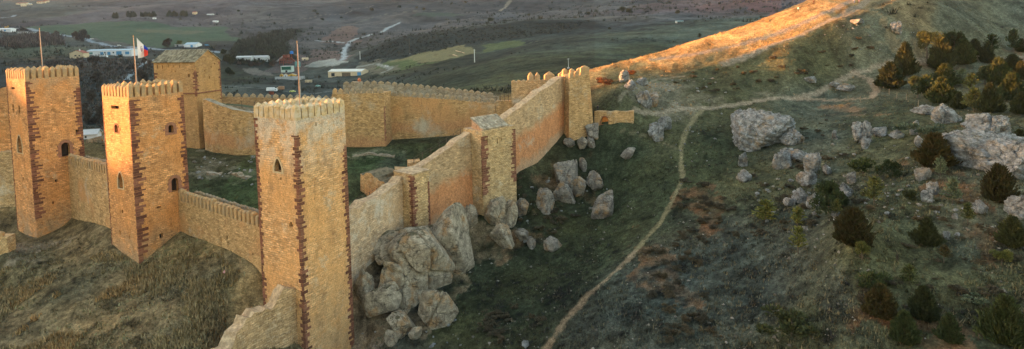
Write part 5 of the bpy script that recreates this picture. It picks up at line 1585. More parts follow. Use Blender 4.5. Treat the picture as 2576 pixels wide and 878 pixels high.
TREES = [
 (2331, 147, 70, 43, 'round', 'olive', 'autumn olive round tree with a bare trunk at the left of the upper grove', .22), (2276, 188, 78, 50, 'egg', 'dark', 'tall dark pointed juniper above the squat one at the left of the grove', 0),
 (2239, 221, 62, 62, 'egg', 'dark', 'squat dark juniper farthest left in the upper grove, by the fence', 0), (2369, 177, 80, 54, 'egg', 'dark', 'tall dark juniper just right of the autumn olive tree', 0),
 (2400, 134, 56, 52, 'round', 'green', 'bushy green juniper at the back of the grove beyond the track', 0), (2425, 161, 58, 47, 'egg', 'green', 'shaggy green juniper beside the track in the middle of the grove', 0),
 (2451, 139, 40, 39, 'egg', 'dark', 'small dark juniper at the back of the grove beyond the track', 0), (2483, 158, 47, 32, 'egg', 'dark', 'slim dark juniper standing right on the edge of the track', 0),
 (2494, 130, 47, 40, 'pine', 'green', 'loose green tree at the back right of the grove', 0), (2548, 132, 62, 36, 'pine', 'green', 'tall pointed tree near the right end of the track', .1),
 (2569, 130, 32, 28, 'egg', 'dark', 'small juniper at the right picture edge above the track', 0), (2376, 216, 54, 52, 'egg', 'green', 'pointed green juniper below the track, left of the bluish one', 0),
 (2417, 216, 47, 40, 'pine', 'blue', 'bluish loose pine below the track in the middle of the grove', .05), (2309, 246, 56, 47, 'round', 'green', 'light green bushy tree at the lower left of the grove, by the fence', 0),
 (2331, 233, 48, 36, 'pine', 'green', 'slender green tree close behind the light green bushy one', 0), (2370, 259, 65, 56, 'egg', 'green', 'broad mid green juniper at the lower edge of the grove', 0),
 (2443, 225, 43, 40, 'pine', 'olive', 'sparse olive pine between the bluish pine and a rounded tree', .05), (2477, 212, 48, 42, 'round', 'green', 'rounded green tree with a thin trunk in the middle of the grove', .12),
 (2511, 212, 65, 52, 'egg', 'green', 'big shaggy juniper in the right of the grove', 0), (2412, 274, 42, 32, 'egg', 'dark', 'narrow dark juniper at the lower edge of the grove', 0),
 (2449, 281, 66, 52, 'pine', 'olive', 'light olive pine with whorled branches at the lower edge of the grove', .05), (2490, 283, 72, 50, 'egg', 'dark', 'large dark egg shaped juniper right of the whorled pine', 0),
 (2546, 176, 38, 44, 'egg', 'dark', 'short dark juniper below the tall pointed tree', 0), (2546, 251, 66, 54, 'egg', 'green', 'broad green juniper at the lower right of the grove', 0),
 (2568, 286, 54, 46, 'egg', 'dark', 'dark juniper at the right edge below the broad green one', 0), (2568, 200, 44, 36, 'egg', 'dark', 'dark juniper at the right edge level with the big shaggy one', 0),
 (2565, 362, 36, 42, 'egg', 'dark', 'black juniper at the right edge beside the huge outcrop', 0), (2350, 419, 84, 80, 'egg', 'brown', 'large dense round juniper left of the huge grey outcrop', 0),
 (2341, 346, 50, 48, 'bush', 'blue', 'open greyish bush above the large round juniper', 0), (2365, 446, 58, 32, 'pine', 'blue', 'small pale pine in front of the large round juniper', .08),
 (2171, 437, 52, 44, 'bush', 'green', 'loose dark green bush on the middle slope', 0), (2245, 446, 47, 38, 'round', 'green', 'small bright green juniper on the middle slope', 0),
 (2198, 516, 78, 60, 'pine', 'olive', 'open olive pine with a bare foot right of the twin dark junipers', .12), (2085, 535, 90, 68, 'round', 'green', 'tall dark rounded juniper above the yellow sapling', .05),
 (2105, 545, 50, 26, 'pine', 'olive', 'small olive pine against the tall dark rounded juniper', .15), (2289, 505, 30, 30, 'round', 'dark', 'little dark green bush between the red soil and the olive pine', 0), (2395, 514, 74, 48, 'pine', 'blue', 'silvery pine with a bare trunk below the large round juniper', .12),
 (2510, 505, 92, 72, 'egg', 'brown', 'large dark brown juniper in front of the huge outcrop', 0), (2434, 562, 58, 36, 'pine', 'olive', 'sparse olive sapling below the silvery pine', .15), (2144, 612, 92, 88, 'egg', 'brown', 'big dense rusty brown juniper in the middle of the slope', 0),
 (2331, 616, 70, 60, 'egg', 'dark', 'dense dark green juniper near the small white rock', 0), (2545, 617, 74, 60, 'egg', 'dark', 'black green pointed juniper at the right edge of the middle slope', 0), (1927, 558, 60, 66, 'pine', 'yellow', 'spreading yellow green pine left of the yellow sapling', 0),
 (2007, 568, 52, 44, 'pine', 'yellow', 'upper of two pale yellow saplings', .05), (2008, 638, 76, 46, 'pine', 'yellow', 'lower and taller of two pale yellow saplings', .15), (2168, 654, 56, 30, 'round', 'olive', 'sapling on a thin trunk at the foot of the big rusty juniper', .3),
 (2375, 661, 50, 34, 'pine', 'brown', 'brownish sapling on a thin pale trunk below the dense dark juniper', .25), (2520, 666, 42, 36, 'round', 'yellow', 'little round yellow green tree near the right edge', .2), (2191, 729, 58, 54, 'bush', 'green', 'grey green bush just above a rusty juniper', 0),
 (2288, 713, 52, 50, 'pine', 'green', 'low spreading pine alone in the grass', 0), (2214, 794, 80, 76, 'egg', 'brown', 'rusty brown juniper below the grey green bush', 0), (2322, 801, 84, 66, 'egg', 'dark', 'dark green juniper right of the lower rusty one', 0),
 (2275, 858, 78, 62, 'egg', 'green', 'pointed green black juniper near the bottom edge', 0), (2388, 858, 72, 56, 'egg', 'green', 'small pointed juniper by itself near the bottom edge', 0), (2528, 859, 118, 96, 'egg', 'green', 'biggest shaggy juniper in the bottom right corner', 0),
 (1992, 846, 64, 88, 'bush', 'dark', 'low wide black green bush near the bottom edge', 0), (2460, 761, 24, 36, 'bush', 'blue', 'small bluish bush left of the biggest juniper', 0), (1132, 566, 26, 44, 'bush', 'green', 'green scrub growing on top of the leaning crag', 0),
]
for (px, py, h, w, kd, tn, lb, lf) in TREES:
    tree(px, py, h, w, kd, tn, lb, lf, name='juniper_tree' if kd == 'egg' else ('pine_tree' if kd == 'pine' else ('bush' if kd == 'bush' else 'juniper_tree')), cat='bush' if kd == 'bush' else 'tree')
tree(2257, 661, 34, 14, 'twig', 'bare', 'leafless grey sapling between the two middle junipers', 0, name='bare_sapling')
tree(1520, 216, 26, 26, 'bush', 'rust', 'dark bush with a red lit top right of the corner tower', 0, name='bush', cat='bush')
tree(1588, 190, 18, 20, 'bush', 'rust', 'small reddish bush by the white crag on the ridge slope', 0, name='bush', cat='bush')
tree(1760, 95, 12, 12, 'pine', 'dark', 'tiny dark pine on the skyline of the sunlit ridge', 0, name='pine_tree')

# ---- low thorn shrubs
ZS = [
 ([(1710,450),(1830,470),(1860,600),(1760,620),(1700,560)], 30, (.5, 1.1), 'low dark thorn shrub on the red soil right of the path', 'thorn shrubs on the red soil'),
 ([(1600,640),(1720,590),(1790,700),(1790,860),(1680,860)], 32, (.4, 1.0), 'low dark thorn shrub in the brown patch near the lower path', 'thorn shrubs near the lower path'),
 ([(1850,420),(2130,360),(2140,560),(1900,600)], 32, (.4, 1.0), 'low dark thorn shrub around the broken outcrop', 'thorn shrubs round the outcrop'),
 ([(2140,460),(2560,520),(2560,800),(2130,760)], 44, (.3, .8), 'low dark thorn shrub among the lower junipers', 'thorn shrubs among the junipers'),
 ([(1640,190),(2080,130),(2250,60),(2150,180),(1760,240)], 34, (.5, 1.3), 'flat dark cushion shrub on the slope below the ridge tracks', 'cushion shrubs below the ridge'),
 ([(1290,440),(1420,410),(1520,480),(1400,600),(1240,640)], 26, (.4, 1.0), 'low dark shrub under the long wall', 'shrubs under the long wall'),
 ([(1180,760),(1330,720),(1400,860),(1200,870)], 20, (.4, .9), 'low grey shrub in the gully left of the path', 'shrubs in the gully'),
 ([(1850,300),(2080,280),(2080,350),(1990,350)], 14, (.4, .9), 'low dark shrub above the broken outcrop', 'shrubs above the outcrop'),
]
for (poly, n, sz, lb, gp) in ZS:
    for (x, y, z) in hits(in_zone(poly, n)):
        if y > 210: continue
        w = rr.uniform(*sz) * 1.3
        o = link('thorn_shrub', crown_for('bush', 'scrub', rr.randrange(3)), None, (x, y, z - .05)); o.scale = (w, w * rr.uniform(.7, 1.3), w * rr.uniform(.6, 1.0)); o.rotation_euler = (0, 0, rr.uniform(0, 6))
        tag(o, lb, 'shrub', gp)

# ------------------------------------------------------------------ grass, pebbles and far scrub that nobody could count
def scatter(n, seed, umin, umax, y0, y1, power=1.0):
    g = np.random.default_rng(seed)
    u = g.uniform(umin, umax, n); y = np.exp(g.uniform(math.log(y0), math.log(y1), n))
    return u * y, y, g


def tuft_object(name, x, y, col, hgt, wid, g, blades=5, mat=None):
    z = ground_z(x, y); n = len(x)
    a = g.uniform(0, 2 * PI, (n, blades)); lean = g.uniform(.1, .8, (n, blades)); hh = hgt[:, None] * g.uniform(.6, 1.25, (n, blades))
    bx = x[:, None] + g.normal(0, 1, (n, blades)) * wid[:, None]; by = y[:, None] + g.normal(0, 1, (n, blades)) * wid[:, None]
    bz = np.repeat(z[:, None], blades, 1) - .05
    w = wid[:, None] * .42 * g.uniform(.6, 1.4, (n, blades)); ca, sa = np.cos(a), np.sin(a)
    tx = bx - sa * lean * hh; ty = by + ca * lean * hh; tz = bz + hh
    V = np.stack([np.stack([bx - ca * w, by - sa * w, bz], -1), np.stack([bx + ca * w, by + sa * w, bz], -1), np.stack([tx, ty, tz], -1)], 2).reshape(-1, 3)
    nt = n * blades
    me = bpy.data.meshes.new(name); me.vertices.add(nt * 3); me.vertices.foreach_set('co', V.astype(np.float32).ravel())
    me.loops.add(nt * 3); me.loops.foreach_set('vertex_index', np.arange(nt * 3, dtype=np.int32)); me.polygons.add(nt); me.polygons.foreach_set('loop_start', np.arange(0, nt * 3, 3, dtype=np.int32))
    me.materials.append(mat or M_TINT)
    c = np.repeat(col, blades * 3, 0); ca_ = me.color_attributes.new('Col', 'FLOAT_COLOR', 'POINT'); ca_.data.foreach_set('color', np.c_[c, np.ones(len(c))].astype(np.float32).ravel())
    me.update(calc_edges=True)
    return tag(link(name, me), kind='stuff')


M_TINT = tinted('grass blades', .25, 2.0, isl=.3)


def grid_lookup(x, y):
    iu = np.clip(np.round((x / y + 1.3) / 2.6 * (NU - 1)).astype(int), 0, NU - 1); iy = np.clip(np.round((np.log(y) - math.log(30)) / (math.log(3300) - math.log(30)) * (NY - 1)).astype(int), 0, NY - 1)
    return iy * NU + iu


CASTLE = [(-34, 66), (-22.5, 74.5), (-16, 88), (-5.5, 100), (1.5, 106), (13, 124.5), (19, 127), (19, 134), (-80, 136), (-90, 100), (-84, 96), (-57, 82), (-53, 87), (-34, 72)]
x, y, g = scatter(95000, 5, -1.0, 1.0, 46, 190)
idx = grid_lookup(x, y); col = GC[idx]; kd = kindmap[idx]
d_ = dnoise(x, y, 6, 901)
lum = col.mean(1)
keep = (kd == 0) & (g.random(len(x)) < np.clip(.55 + d_ * 1.2, .08, 1)) & ~((col[:, 0] > .16) & (col[:, 0] > 1.9 * col[:, 1]))
inside = inpoly(x, y, CASTLE); keep &= ~(inside & (g.random(len(x)) < .7))
x, y, col, d_ = x[keep], y[keep], col[keep], d_[keep]; n = len(x)
leftdry = np.clip((-x / y - .25) * 4, 0, 1) * np.clip((100 - y) / 20, 0, 1)
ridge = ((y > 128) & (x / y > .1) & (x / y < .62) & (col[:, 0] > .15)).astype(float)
straw_and_sunlight = np.clip(g.random(n) * 1.5 - 1.05 + leftdry * .25 + .22 * ((x / y) > .3) + ridge * .8, 0, 1)[:, None]
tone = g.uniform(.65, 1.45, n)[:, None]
tc = (np.clip(col, .03, .2) * (1 - straw_and_sunlight) + np.where((ridge > 0)[:, None], np.array([[.36, .21, .085]]), np.array([[.17, .135, .075]])) * straw_and_sunlight) * tone  # ridge straw carries the painted orange sunlight too
hgt = np.where(leftdry > .3, g.uniform(.12, .45, n), g.uniform(.1, .38, n)) * (1 + straw_and_sunlight[:, 0] * .5)
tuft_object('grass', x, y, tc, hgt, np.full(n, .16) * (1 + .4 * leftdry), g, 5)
# tall dry stems in drifts on the slope before the castle
x, y, g = scatter(16000, 9, -1.0, -.36, 54, 92)
idx = grid_lookup(x, y); d_ = dnoise(x, y, 5, 911)
keep = (d_ > .2) & ~inpoly(x, y, CASTLE) & (kindmap[idx] == 0); x, y = x[keep], y[keep]; n = len(x)
hue = dnoise(x, y, 9, 77)[:, None]
tc = (np.array([.26, .20, .105]) + np.clip(hue, 0, 1) * np.array([.10, .0, -.03])) * g.uniform(.55, 1.25, (n, 1))
tuft_object('dry_grass', x, y, tc, g.uniform(.25, .75, n), np.full(n, .22), g, 6)
# pebbles
x, y, g = scatter(11000, 13, -.5, 1.0, 46, 170)
keep = ~inpoly(x, y, CASTLE) & (g.random(len(x)) < np.clip(.35 + dnoise(x, y, 7, 921) * 1.1, .02, 1)); x, y = x[keep], y[keep]; n = len(x)
z = ground_z(x, y); s = g.gamma(1.6, .05, n).clip(.04, .28)
oct_ = np.array([(1, 0, 0), (0, 1, 0), (-1, 0, 0), (0, -1, 0), (0, 0, .8), (0, 0, -.6)]); of = np.array([(0, 1, 4), (1, 2, 4), (2, 3, 4), (3, 0, 4), (1, 0, 5), (2, 1, 5), (3, 2, 5), (0, 3, 5)])
V = oct_[None] * s[:, None, None] * g.uniform(.6, 1.4, (n, 6, 1)) + np.stack([x, y, z + s * .2], 1)[:, None]
F_ = (of[None] + np.arange(n)[:, None, None] * 6).reshape(-1, 3)
me = bpy.data.meshes.new('pebbles'); me.from_pydata(V.reshape(-1, 3).tolist(), [], F_.tolist()); me.materials.append(plain('pebble', (.17, .155, .13), .3, 3, .95, isl=.5)); me.update()
tag(link('pebbles', me), kind='stuff')
# far scrub dotted over the hills beyond the castle
x, y, g = scatter(34000, 17, -1.0, .75, 170, 1900)
idx = grid_lookup(x, y); d_ = dnoise(x, y, 14, 931); kd = kindmap[idx]; u = x / y
keep = (kd == 0) & (d_ > .0) & (g.random(len(x)) < .75) & (GC[idx][:, 0] < .16)
x, y = x[keep], y[keep]; n = len(x)
s = g.gamma(2.0, .38, n).clip(.3, 3.0) * np.clip(y / 420, .75, 2.6)
tc = np.array([.030, .034, .024]) * g.uniform(.6, 1.5, (n, 1))
tuft_object('scrub', x, y, tc, s * 1.1, s * .42, g, 7)
# ------------------------------------------------------------------ the valley beyond: sheds, houses, vehicles, poles, trees
M_WHITE = plain('white render', (.66, .68, .70), .12, .3, .8)
M_CREAM = plain('cream render', (.55, .45, .30), .15, .3, .8)
M_GREYM = plain('grey metal sheet', (.42, .45, .46), .15, .3, .5)
M_BLUEM = plain('blue sheet', (.07, .25, .45), .12, .5, .6)
M_BLUER = plain('pale blue roof', (.30, .42, .50), .15, .2, .6)
M_REDT = plain('red tiles', (.24, .075, .05), .25, .6, .85)
M_GREENS = plain('dark green sheet', (.012, .085, .055), .15, .5, .6)
M_TEAL = plain('teal steel', (.10, .25, .25), .2, .5, .6)
M_RUST = plain('rusty steel', (.20, .065, .04), .35, .6, .9)
M_GLASS = plain('dark glass', (.03, .035, .04), .1, 1, .2)
M_YEL = plain('yellow paint', (.60, .36, .06), .12, .5, .6)
M_PALEY = plain('pale yard', (.48, .50, .52), .2, .1, .9)
M_TYRE = plain('tyre', (.02, .02, .02), .1, 1, .9)
M_CONC = plain('concrete', (.36, .38, .40), .2, .3, .9)
M_STEEL = plain('galvanised steel', (.50, .54, .54), .1, .5, .5)


def placed(px, py):
    x, y, z = hit(px, py)
    return Vector((x, y, z)), FPX / y


def house(name, label, cat, px0, px1, py, hpx, roofm, wallm, depth=.6, rz=0.0, roof='gable', rpx=4, doors=(), group=None, eave=.3, ridge='x'):
    """building whose front runs from px0 to px1 with its foot at py; sizes in metres come from the distance"""
    p, k = placed((px0 + px1) / 2, py)
    W = (px1 - px0) / k / max(.5, math.cos(rz)); H = hpx / k; D = W * depth; R = rpx / k
    r = empty(name, p, label, cat, group, rz)
    c, s = math.cos(rz), math.sin(rz)
    def part(mb, nm, mat, par=None):
        o = link(nm, mb.mesh(nm, mat), par or r)
        return o
    mb = MB(); hw = W / 2
    if roof == 'gable' and ridge == 'x':
        prof_ = [(0, 0), (D, 0), (D, H), (D / 2, H + R), (0, H)]
        vs = [(-hw, y, z - (2 if z == 0 else 0)) for y, z in prof_] + [(hw, y, z - (2 if z == 0 else 0)) for y, z in prof_]
        mb.add(vs, [(0, 1, 2, 3, 4)[::-1], (5, 6, 7, 8, 9), (0, 5, 9, 4)[::1], (1, 2, 7, 6), (0, 1, 6, 5)])
        wv = part(mb, 'wall', wallm); fix_normals(wv.data)
        e = eave; t = .15
        for (ya, za, yb, zb) in ((-e, H - e * 2 * R / D, D / 2, H + R), (D + e, H - e * 2 * R / D, D / 2, H + R)):
            mr = MB(); mr.add([(-hw - e, ya, za + .05), (hw + e, ya, za + .05), (hw + e, yb, zb + .05), (-hw - e, yb, zb + .05), (-hw - e, ya, za + t + .05), (hw + e, ya, za + t + .05), (hw + e, yb, zb + t + .05), (-hw - e, yb, zb + t + .05)],
                              [(3, 2, 1, 0), (4, 5, 6, 7), (0, 1, 5, 4), (1, 2, 6, 5), (2, 3, 7, 6), (3, 0, 4, 7)])
            o = part(mr, 'roof', roofm); fix_normals(o.data)
    elif roof == 'gable':
        vs = []
        for y in (0, D): vs += [(-hw, y, -2), (hw, y, -2), (hw, y, H), (0, y, H + R), (-hw, y, H)]
        mb.add(vs, [(0, 1, 2, 3, 4), (9, 8, 7, 6, 5), (1, 6, 7, 2), (0, 4, 9, 5), (0, 5, 6, 1)])
        wv = part(mb, 'wall', wallm); fix_normals(wv.data)
        e = eave; t = .15
        for sg in (-1, 1):
            za = H - e * R / hw; mr = MB()
            mr.add([(sg * (hw + e), -e, za + .05), (sg * (hw + e), D + e, za + .05), (0, D + e, H + R + .05), (0, -e, H + R + .05), (sg * (hw + e), -e, za + t + .05), (sg * (hw + e), D + e, za + t + .05), (0, D + e, H + R + t + .05), (0, -e, H + R + t + .05)],
                   [(3, 2, 1, 0), (4, 5, 6, 7), (0, 1, 5, 4), (1, 2, 6, 5), (2, 3, 7, 6), (3, 0, 4, 7)])
            o = part(mr, 'roof', roofm); fix_normals(o.data)
    else:
        mb.box((0, D / 2, H / 2 - 1), (W, D, H + 2)); part(mb, 'wall', wallm)
        mr = MB(); mr.box((0, D / 2, H + .12), (W + .5, D + .5, .25)); part(mr, 'roof', roofm)
    for (nm, a, b, z0, z1, m_) in doors:      # fractions along the front and of the height
        md = MB(); md.box((-hw + (a + b) / 2 * W, -.03, (z0 + z1) / 2 * H), ((b - a) * W, .12, (z1 - z0) * H)); part(md, nm, m_)
    return r


BL = M_BLUEM; GL = M_GLASS
house('warehouse', 'long low white warehouse with bright blue doors in the valley behind the flag', 'warehouse', 219, 331, 139, 12, M_BLUER, M_WHITE, .25, 0, rpx=3,
      doors=[('door', .30, .37, .05, .7, BL), ('door', .46, .53, .05, .7, BL), ('door', .66, .78, .05, .8, BL), ('window', .39, .42, .4, .7, GL), ('window', .58, .61, .4, .7, GL), ('window', .86, .95, .1, .7, BL), ('window', .03, .13, .3, .7, M_TEAL)])
house('annex', 'small cream block at the right end of the long white warehouse', 'building', 328, 344, 136, 14, M_GREYM, M_CREAM, .8, roof='flat', doors=[('door', .3, .5, 0, .6, GL), ('window', .65, .85, .4, .7, GL)])
hr = house('house', 'lone cream house with a dark red roof left of the white warehouse', 'house', 178, 208, 147, 13, M_REDT, M_CREAM, .9, .2, rpx=7, doors=[('window', .35, .5, .4, .65, GL), ('window', .65, .75, .4, .65, GL)], ridge='y')
mb = MB(); mb.box((1.5, 4, 9.0), (1.0, 1.0, 4)); link('chimney', mb.mesh('chimney', M_WHITE), hr)
house('shed', 'white shed with a pale blue roof right of the green field', 'shed', 462, 494, 119, 7, M_BLUER, M_WHITE, .7, -.15, rpx=5, doors=[('door', .55, .75, 0, .8, BL)], ridge='x')
house('shed', 'low grey lean to beside the white shed at the green field', 'shed', 440, 462, 117, 5, M_GREYM, M_CONC, .6, 0, roof='flat', doors=[('door', .2, .4, 0, .8, GL)])
house('house', 'distant tan house among the dark trees beyond the green field', 'house', 484, 493, 36, 5, M_REDT, M_CREAM, .8, 0, rpx=2, doors=[('window', .3, .5, .4, .7, GL)])
house('shed', 'small far white shed at the upper edge of the green field', 'shed', 384, 391, 48, 3, M_GREYM, M_WHITE, .6, 0, rpx=1)
house('shed', 'far white shed on the brown slope right of the green field', 'shed', 535, 547, 56, 3, M_WHITE, M_WHITE, .5, 0, rpx=1)
house('shed', 'far long pale shed on the slope above the right end of the green field', 'shed', 520, 536, 38, 2, M_WHITE, M_GREYM, .4, 0, rpx=1)
for i, (a, b, y_, h_, rm, lb) in enumerate([(42, 64, 12, 4, M_REDT, 'far pinkish house with a broad roof in the hamlet at the top left'), (53, 62, 16, 3, M_CREAM, 'small far pale house standing lowest in the top left hamlet'), (68, 77, 13, 2.5, M_GREYM, 'far grey roofed shed in the top left hamlet'),
                                     (93, 103, 9, 4, M_REDT, 'far red roofed house left of the pair in the top left hamlet'), (105, 113, 8, 4, M_REDT, 'far red roofed house in the middle of the top left hamlet'), (113, 121, 6, 4, M_REDT, 'far red roofed house at the right end of the top left hamlet')]):
    house('house', lb, 'house', a, b, y_, h_, rm, M_CREAM, .7, .2, rpx=2, doors=[('window', .3, .45, .4, .7, GL)], group='houses of the hamlet')
house('factory', 'white roofed factory at the left picture edge', 'factory', -14, 27, 79, 6, M_WHITE, M_WHITE, .4, 0, rpx=2, doors=[('door', .6, .7, 0, .7, BL)])
house('factory', 'long pale low factory right of the white roofed one at the left edge', 'factory', 30, 62, 84, 4, M_PALEY, M_GREYM, .35, 0, roof='flat', doors=[('door', .2, .3, 0, .7, GL)])
house('factory', 'bluish flat roofed building at the right end of the left edge factories', 'factory', 64, 88, 85, 4, M_BLUER, M_GREYM, .35, 0, roof='flat', doors=[('door', .5, .6, 0, .7, GL)])
house('shed', 'long grey roofed shed under the dark wooded hill', 'shed', 594, 632, 152, 8, M_GREYM, M_GREYM, .35, 0, rpx=3, doors=[('door', .4, .5, 0, .8, GL)])
house('shed', 'taller grey shed joined to the long one under the wooded hill', 'shed', 633, 672, 153, 9, M_CONC, M_GREYM, .4, 0, rpx=4, doors=[('door', .4, .55, 0, .8, GL)])
house('plant_building', 'pale building with a dark green upper half at the gravel works', 'building', 707, 734, 182, 15, M_GREYM, plain('pale green sheet', (.45, .55, .50), .1), .6, 0, roof='flat', doors=[('cladding', .06, .94, .42, .95, M_GREENS), ('door', .4, .6, 0, .35, GL)])
house('hut', 'small beige hut on the bank of the gravel works', 'hut', 760, 774, 152, 5, M_CREAM, M_CREAM, .7, .2, rpx=1.5, doors=[('door', .4, .6, 0, .7, GL)])
house('barn', 'long barn with a pale sheet roof and blue end door right of the gravel works', 'barn', 822, 912, 192, 12, plain('pale sheet roof', (.55, .57, .52), .1, .2), M_CREAM, .42, -.22, rpx=5,
      doors=[('door', .88, .99, .0, .85, BL), ('wood_stack', .42, .68, .0, .8, plain('stacked timber', (.13, .10, .065), .4, 1.0)), ('door', .1, .2, 0, .7, GL)])
for i, (a, b, c_, lb) in enumerate([(704, 712, M_YEL, 'yellow timber playhouse left of two on the concrete platform'), (714, 722, M_WHITE, 'white timber playhouse in the middle of the concrete platform'), (724, 742, M_YEL, 'wide yellow timber house at the right of the concrete platform')]):
    house('playhouse', lb, 'playhouse', a, b, 193, 4, plain('playhouse roof', (.45, .36, .22), .1), c_, .8, .1, rpx=3, ridge='y', doors=[('door', .35, .65, 0, .8, GL)])
p0, k0 = placed(692, 199); p1, _ = placed(766, 199)
mb = MB(); dd = (p1 - p0); L_ = dd.length; mb.box(((p0.x + p1.x) / 2, (p0.y + p1.y) / 2, (p0.z + p1.z) / 2 + .8), (L_, 1.0, 3.6), math.atan2(dd.y, dd.x)); mb.box(((p0.x + p1.x) / 2, (p0.y + p1.y) / 2 - .05, (p0.z + p1.z) / 2 + 2.75), (L_ + .3, 1.3, .25), math.atan2(dd.y, dd.x))
mb.thing('retaining_wall', M_CONC, 'long grey blue concrete platform wall below the playhouses', 'wall')
cr = house('container', 'beige shipping container in the scrap yard', 'container', 767, 783, 208, 6, M_CREAM, M_CREAM, .4, -.1, roof='flat', doors=[('door', .05, .3, .05, .95, plain('dark beige sheet', (.36, .28, .17), .1))])
house('container', 'rust brown container in front of the white lorry', 'container', 677, 687, 238, 6, M_RUST, M_RUST, .6, 0, roof='flat', doors=[('door', .1, .45, .05, .95, plain('dark rust', (.12, .04, .03), .1))])
mb = MB(); p, k = placed(1711, 57); s = 1 / k
r_ = empty('shelter', p, 'long pale blue tank like shelter alone on the far slope', 'shelter')
mb.box((0, 3, 3.0 * s + .5), (17 * s, 6, .6)); link('roof', mb.mesh('roof', plain('pale blue sheet', (.30, .52, .62), .1)), r_)
for a in (-1, 1): mb = MB(); mb.box((a * 7.5 * s, 3, 1.5 * s), (.8, 5, 3 * s + 1)); link('post', mb.mesh('post', M_CONC), r_)
# gravel works machinery
p, k = placed(718, 163); s = 1 / k
r_ = empty('conveyor_plant', p, 'rusty red crushing plant with conveyors behind the green fronted building', 'machinery')
mb = MB()
for (x_, z_) in ((-14, 16), (-5, 24), (4, 26), (12, 18)):
    for y_ in (0, 6): mb.tube((x_ * s, y_, -1), (x_ * s, y_, z_ * s), .5, .5, 4)
for z_ in (6, 12, 18): mb.tube((-14 * s, 0, z_ * s), (12 * s, 0, z_ * s), .35, .35, 4); mb.tube((-14 * s, 6, z_ * s), (12 * s, 6, z_ * s), .35, .35, 4)
link('tower_frame', mb.mesh('tower_frame', M_RUST), r_)
mb = MB(); mb.box((1 * s, 3, 22 * s), (12 * s, 7, 6 * s)); link('hopper', mb.mesh('hopper', M_RUST), r_)
mb = MB(); mb.box((-8 * s, 3, 13 * s), (9 * s, 6, 6 * s)); link('crusher', mb.mesh('crusher', plain('dull red steel', (.17, .075, .055), .3)), r_)
mb = MB(); mb.tube((-4 * s, 3, 24 * s), (-32 * s, 10, 6 * s), 1.1, 1.1, 4); link('conveyor', mb.mesh('conveyor', plain('grey belt', (.30, .31, .33), .2)), r_)
mb = MB(); mb.tube((12 * s, 3, 17 * s), (26 * s, 4, 3 * s), 1.0, 1.0, 4); link('conveyor', mb.mesh('conveyor', M_RUST), r_)
p, k = placed(728, 160); s = 1 / k
r_ = empty('water_tank', p, 'bright blue tank on a mast above the crushing plant', 'tank')
mb = MB(); mb.tube((0, 9, -1), (0, 9, 25 * s), .6, .5, 6); link('mast', mb.mesh('mast', M_RUST), r_)
mb = MB(); mb.tube((0, 9, 24 * s), (0, 9, 30 * s), 4.2 * s, 4.2 * s, 12); mb.tube((0, 9, 30 * s), (0, 9, 31.5 * s), 4.2 * s, 1 * s, 12); link('tank', mb.mesh('tank', plain('bright blue', (.02, .16, .50), .1)), r_)
for i, (px, lb) in enumerate(((745, 'left one of two teal silos at the gravel works'), (753, 'right one of two teal silos at the gravel works'))):
    p, k = placed(px, 169); s = 1 / k; r_ = empty('silo', p, lb, 'silo', 'silos at the gravel works')
    mb = MB(); mb.tube((0, 0, 3 * s), (0, 0, 13 * s), 3 * s, 3 * s, 10); mb.tube((0, 0, 13 * s), (0, 0, 15 * s), 3 * s, .6 * s, 10); mb.tube((0, 0, 3 * s), (0, 0, 0), 3 * s, .8 * s, 10); link('shell', mb.mesh('shell', M_TEAL), r_)
    for q in range(3): mb = MB(); a = q * 2.1; mb.tube((math.cos(a) * 2.4 * s, math.sin(a) * 2.4 * s, -1), (math.cos(a) * 2.4 * s, math.sin(a) * 2.4 * s, 4 * s), .2, .2, 4); link('leg', mb.mesh('leg', M_STEEL), r_)


def vehicle(name, label, cat, px, py, L, mat, kind='car', rz=0.0, box=None):
    p, k = placed(px, py)
    r = empty(name, p, label, cat, None, rz)
    H = {'car': 1.45, 'van': 2.1, 'lorry': 2.9}[kind]; Wd = 1.8 if kind != 'lorry' else 2.4
    def part(mb, nm, m_): return link(nm, mb.mesh(nm, m_), r)
    mb = MB(); h = L / 2
    if kind == 'car':
        pr = [(-h, .35), (h, .35), (h, .8), (h * .55, .92), (h * .2, H), (-h * .6, H), (-h * .95, .95)]
    elif kind == 'van':
        pr = [(-h, .35), (h, .35), (h, 1.0), (h * .7, 1.2), (h * .45, H), (-h, H)]
    else:
        pr = [(h * .55, .5), (h, .5), (h, 1.6), (h * .93, H * .9), (h * .55, H * .9)]
    n = len(pr); mb.add([(x, -Wd / 2, z) for x, z in pr] + [(x, Wd / 2, z) for x, z in pr], [tuple(range(n)), tuple(range(2 * n - 1, n - 1, -1))] + [(i, n + i, n + (i + 1) % n, (i + 1) % n) for i in range(n)])
    o = part(mb, 'body' if kind != 'lorry' else 'cab', mat); fix_normals(o.data)
    if kind == 'lorry':
        mb = MB(); mb.box((-h * .24, 0, 1.0 + (H - .6) / 2), (L * .74, Wd, H - .6)); part(mb, 'cargo_box', box or mat)
        mb = MB(); mb.box((0, 0, .8), (L * .98, Wd * .8, .35)); part(mb, 'chassis', M_TYRE)
    mb = MB()
    if kind == 'car': mb.box((-h * .2, 0, 1.18), (L * .38, Wd + .03, .34)); part(mb, 'window', M_GLASS)
    else: mb.box((h * .8, 0, 1.55), (L * .12, Wd + .03, .5)); part(mb, 'window', M_GLASS)
    for sx in (-.62, .62):
        for sy in (-1, 1):
            mb = MB(); mb.tube((h * sx, sy * (Wd / 2 - .2), .36), (h * sx, sy * (Wd / 2 + .03), .36), .36, .36, 10); part(mb, 'wheel', M_TYRE)
    return r


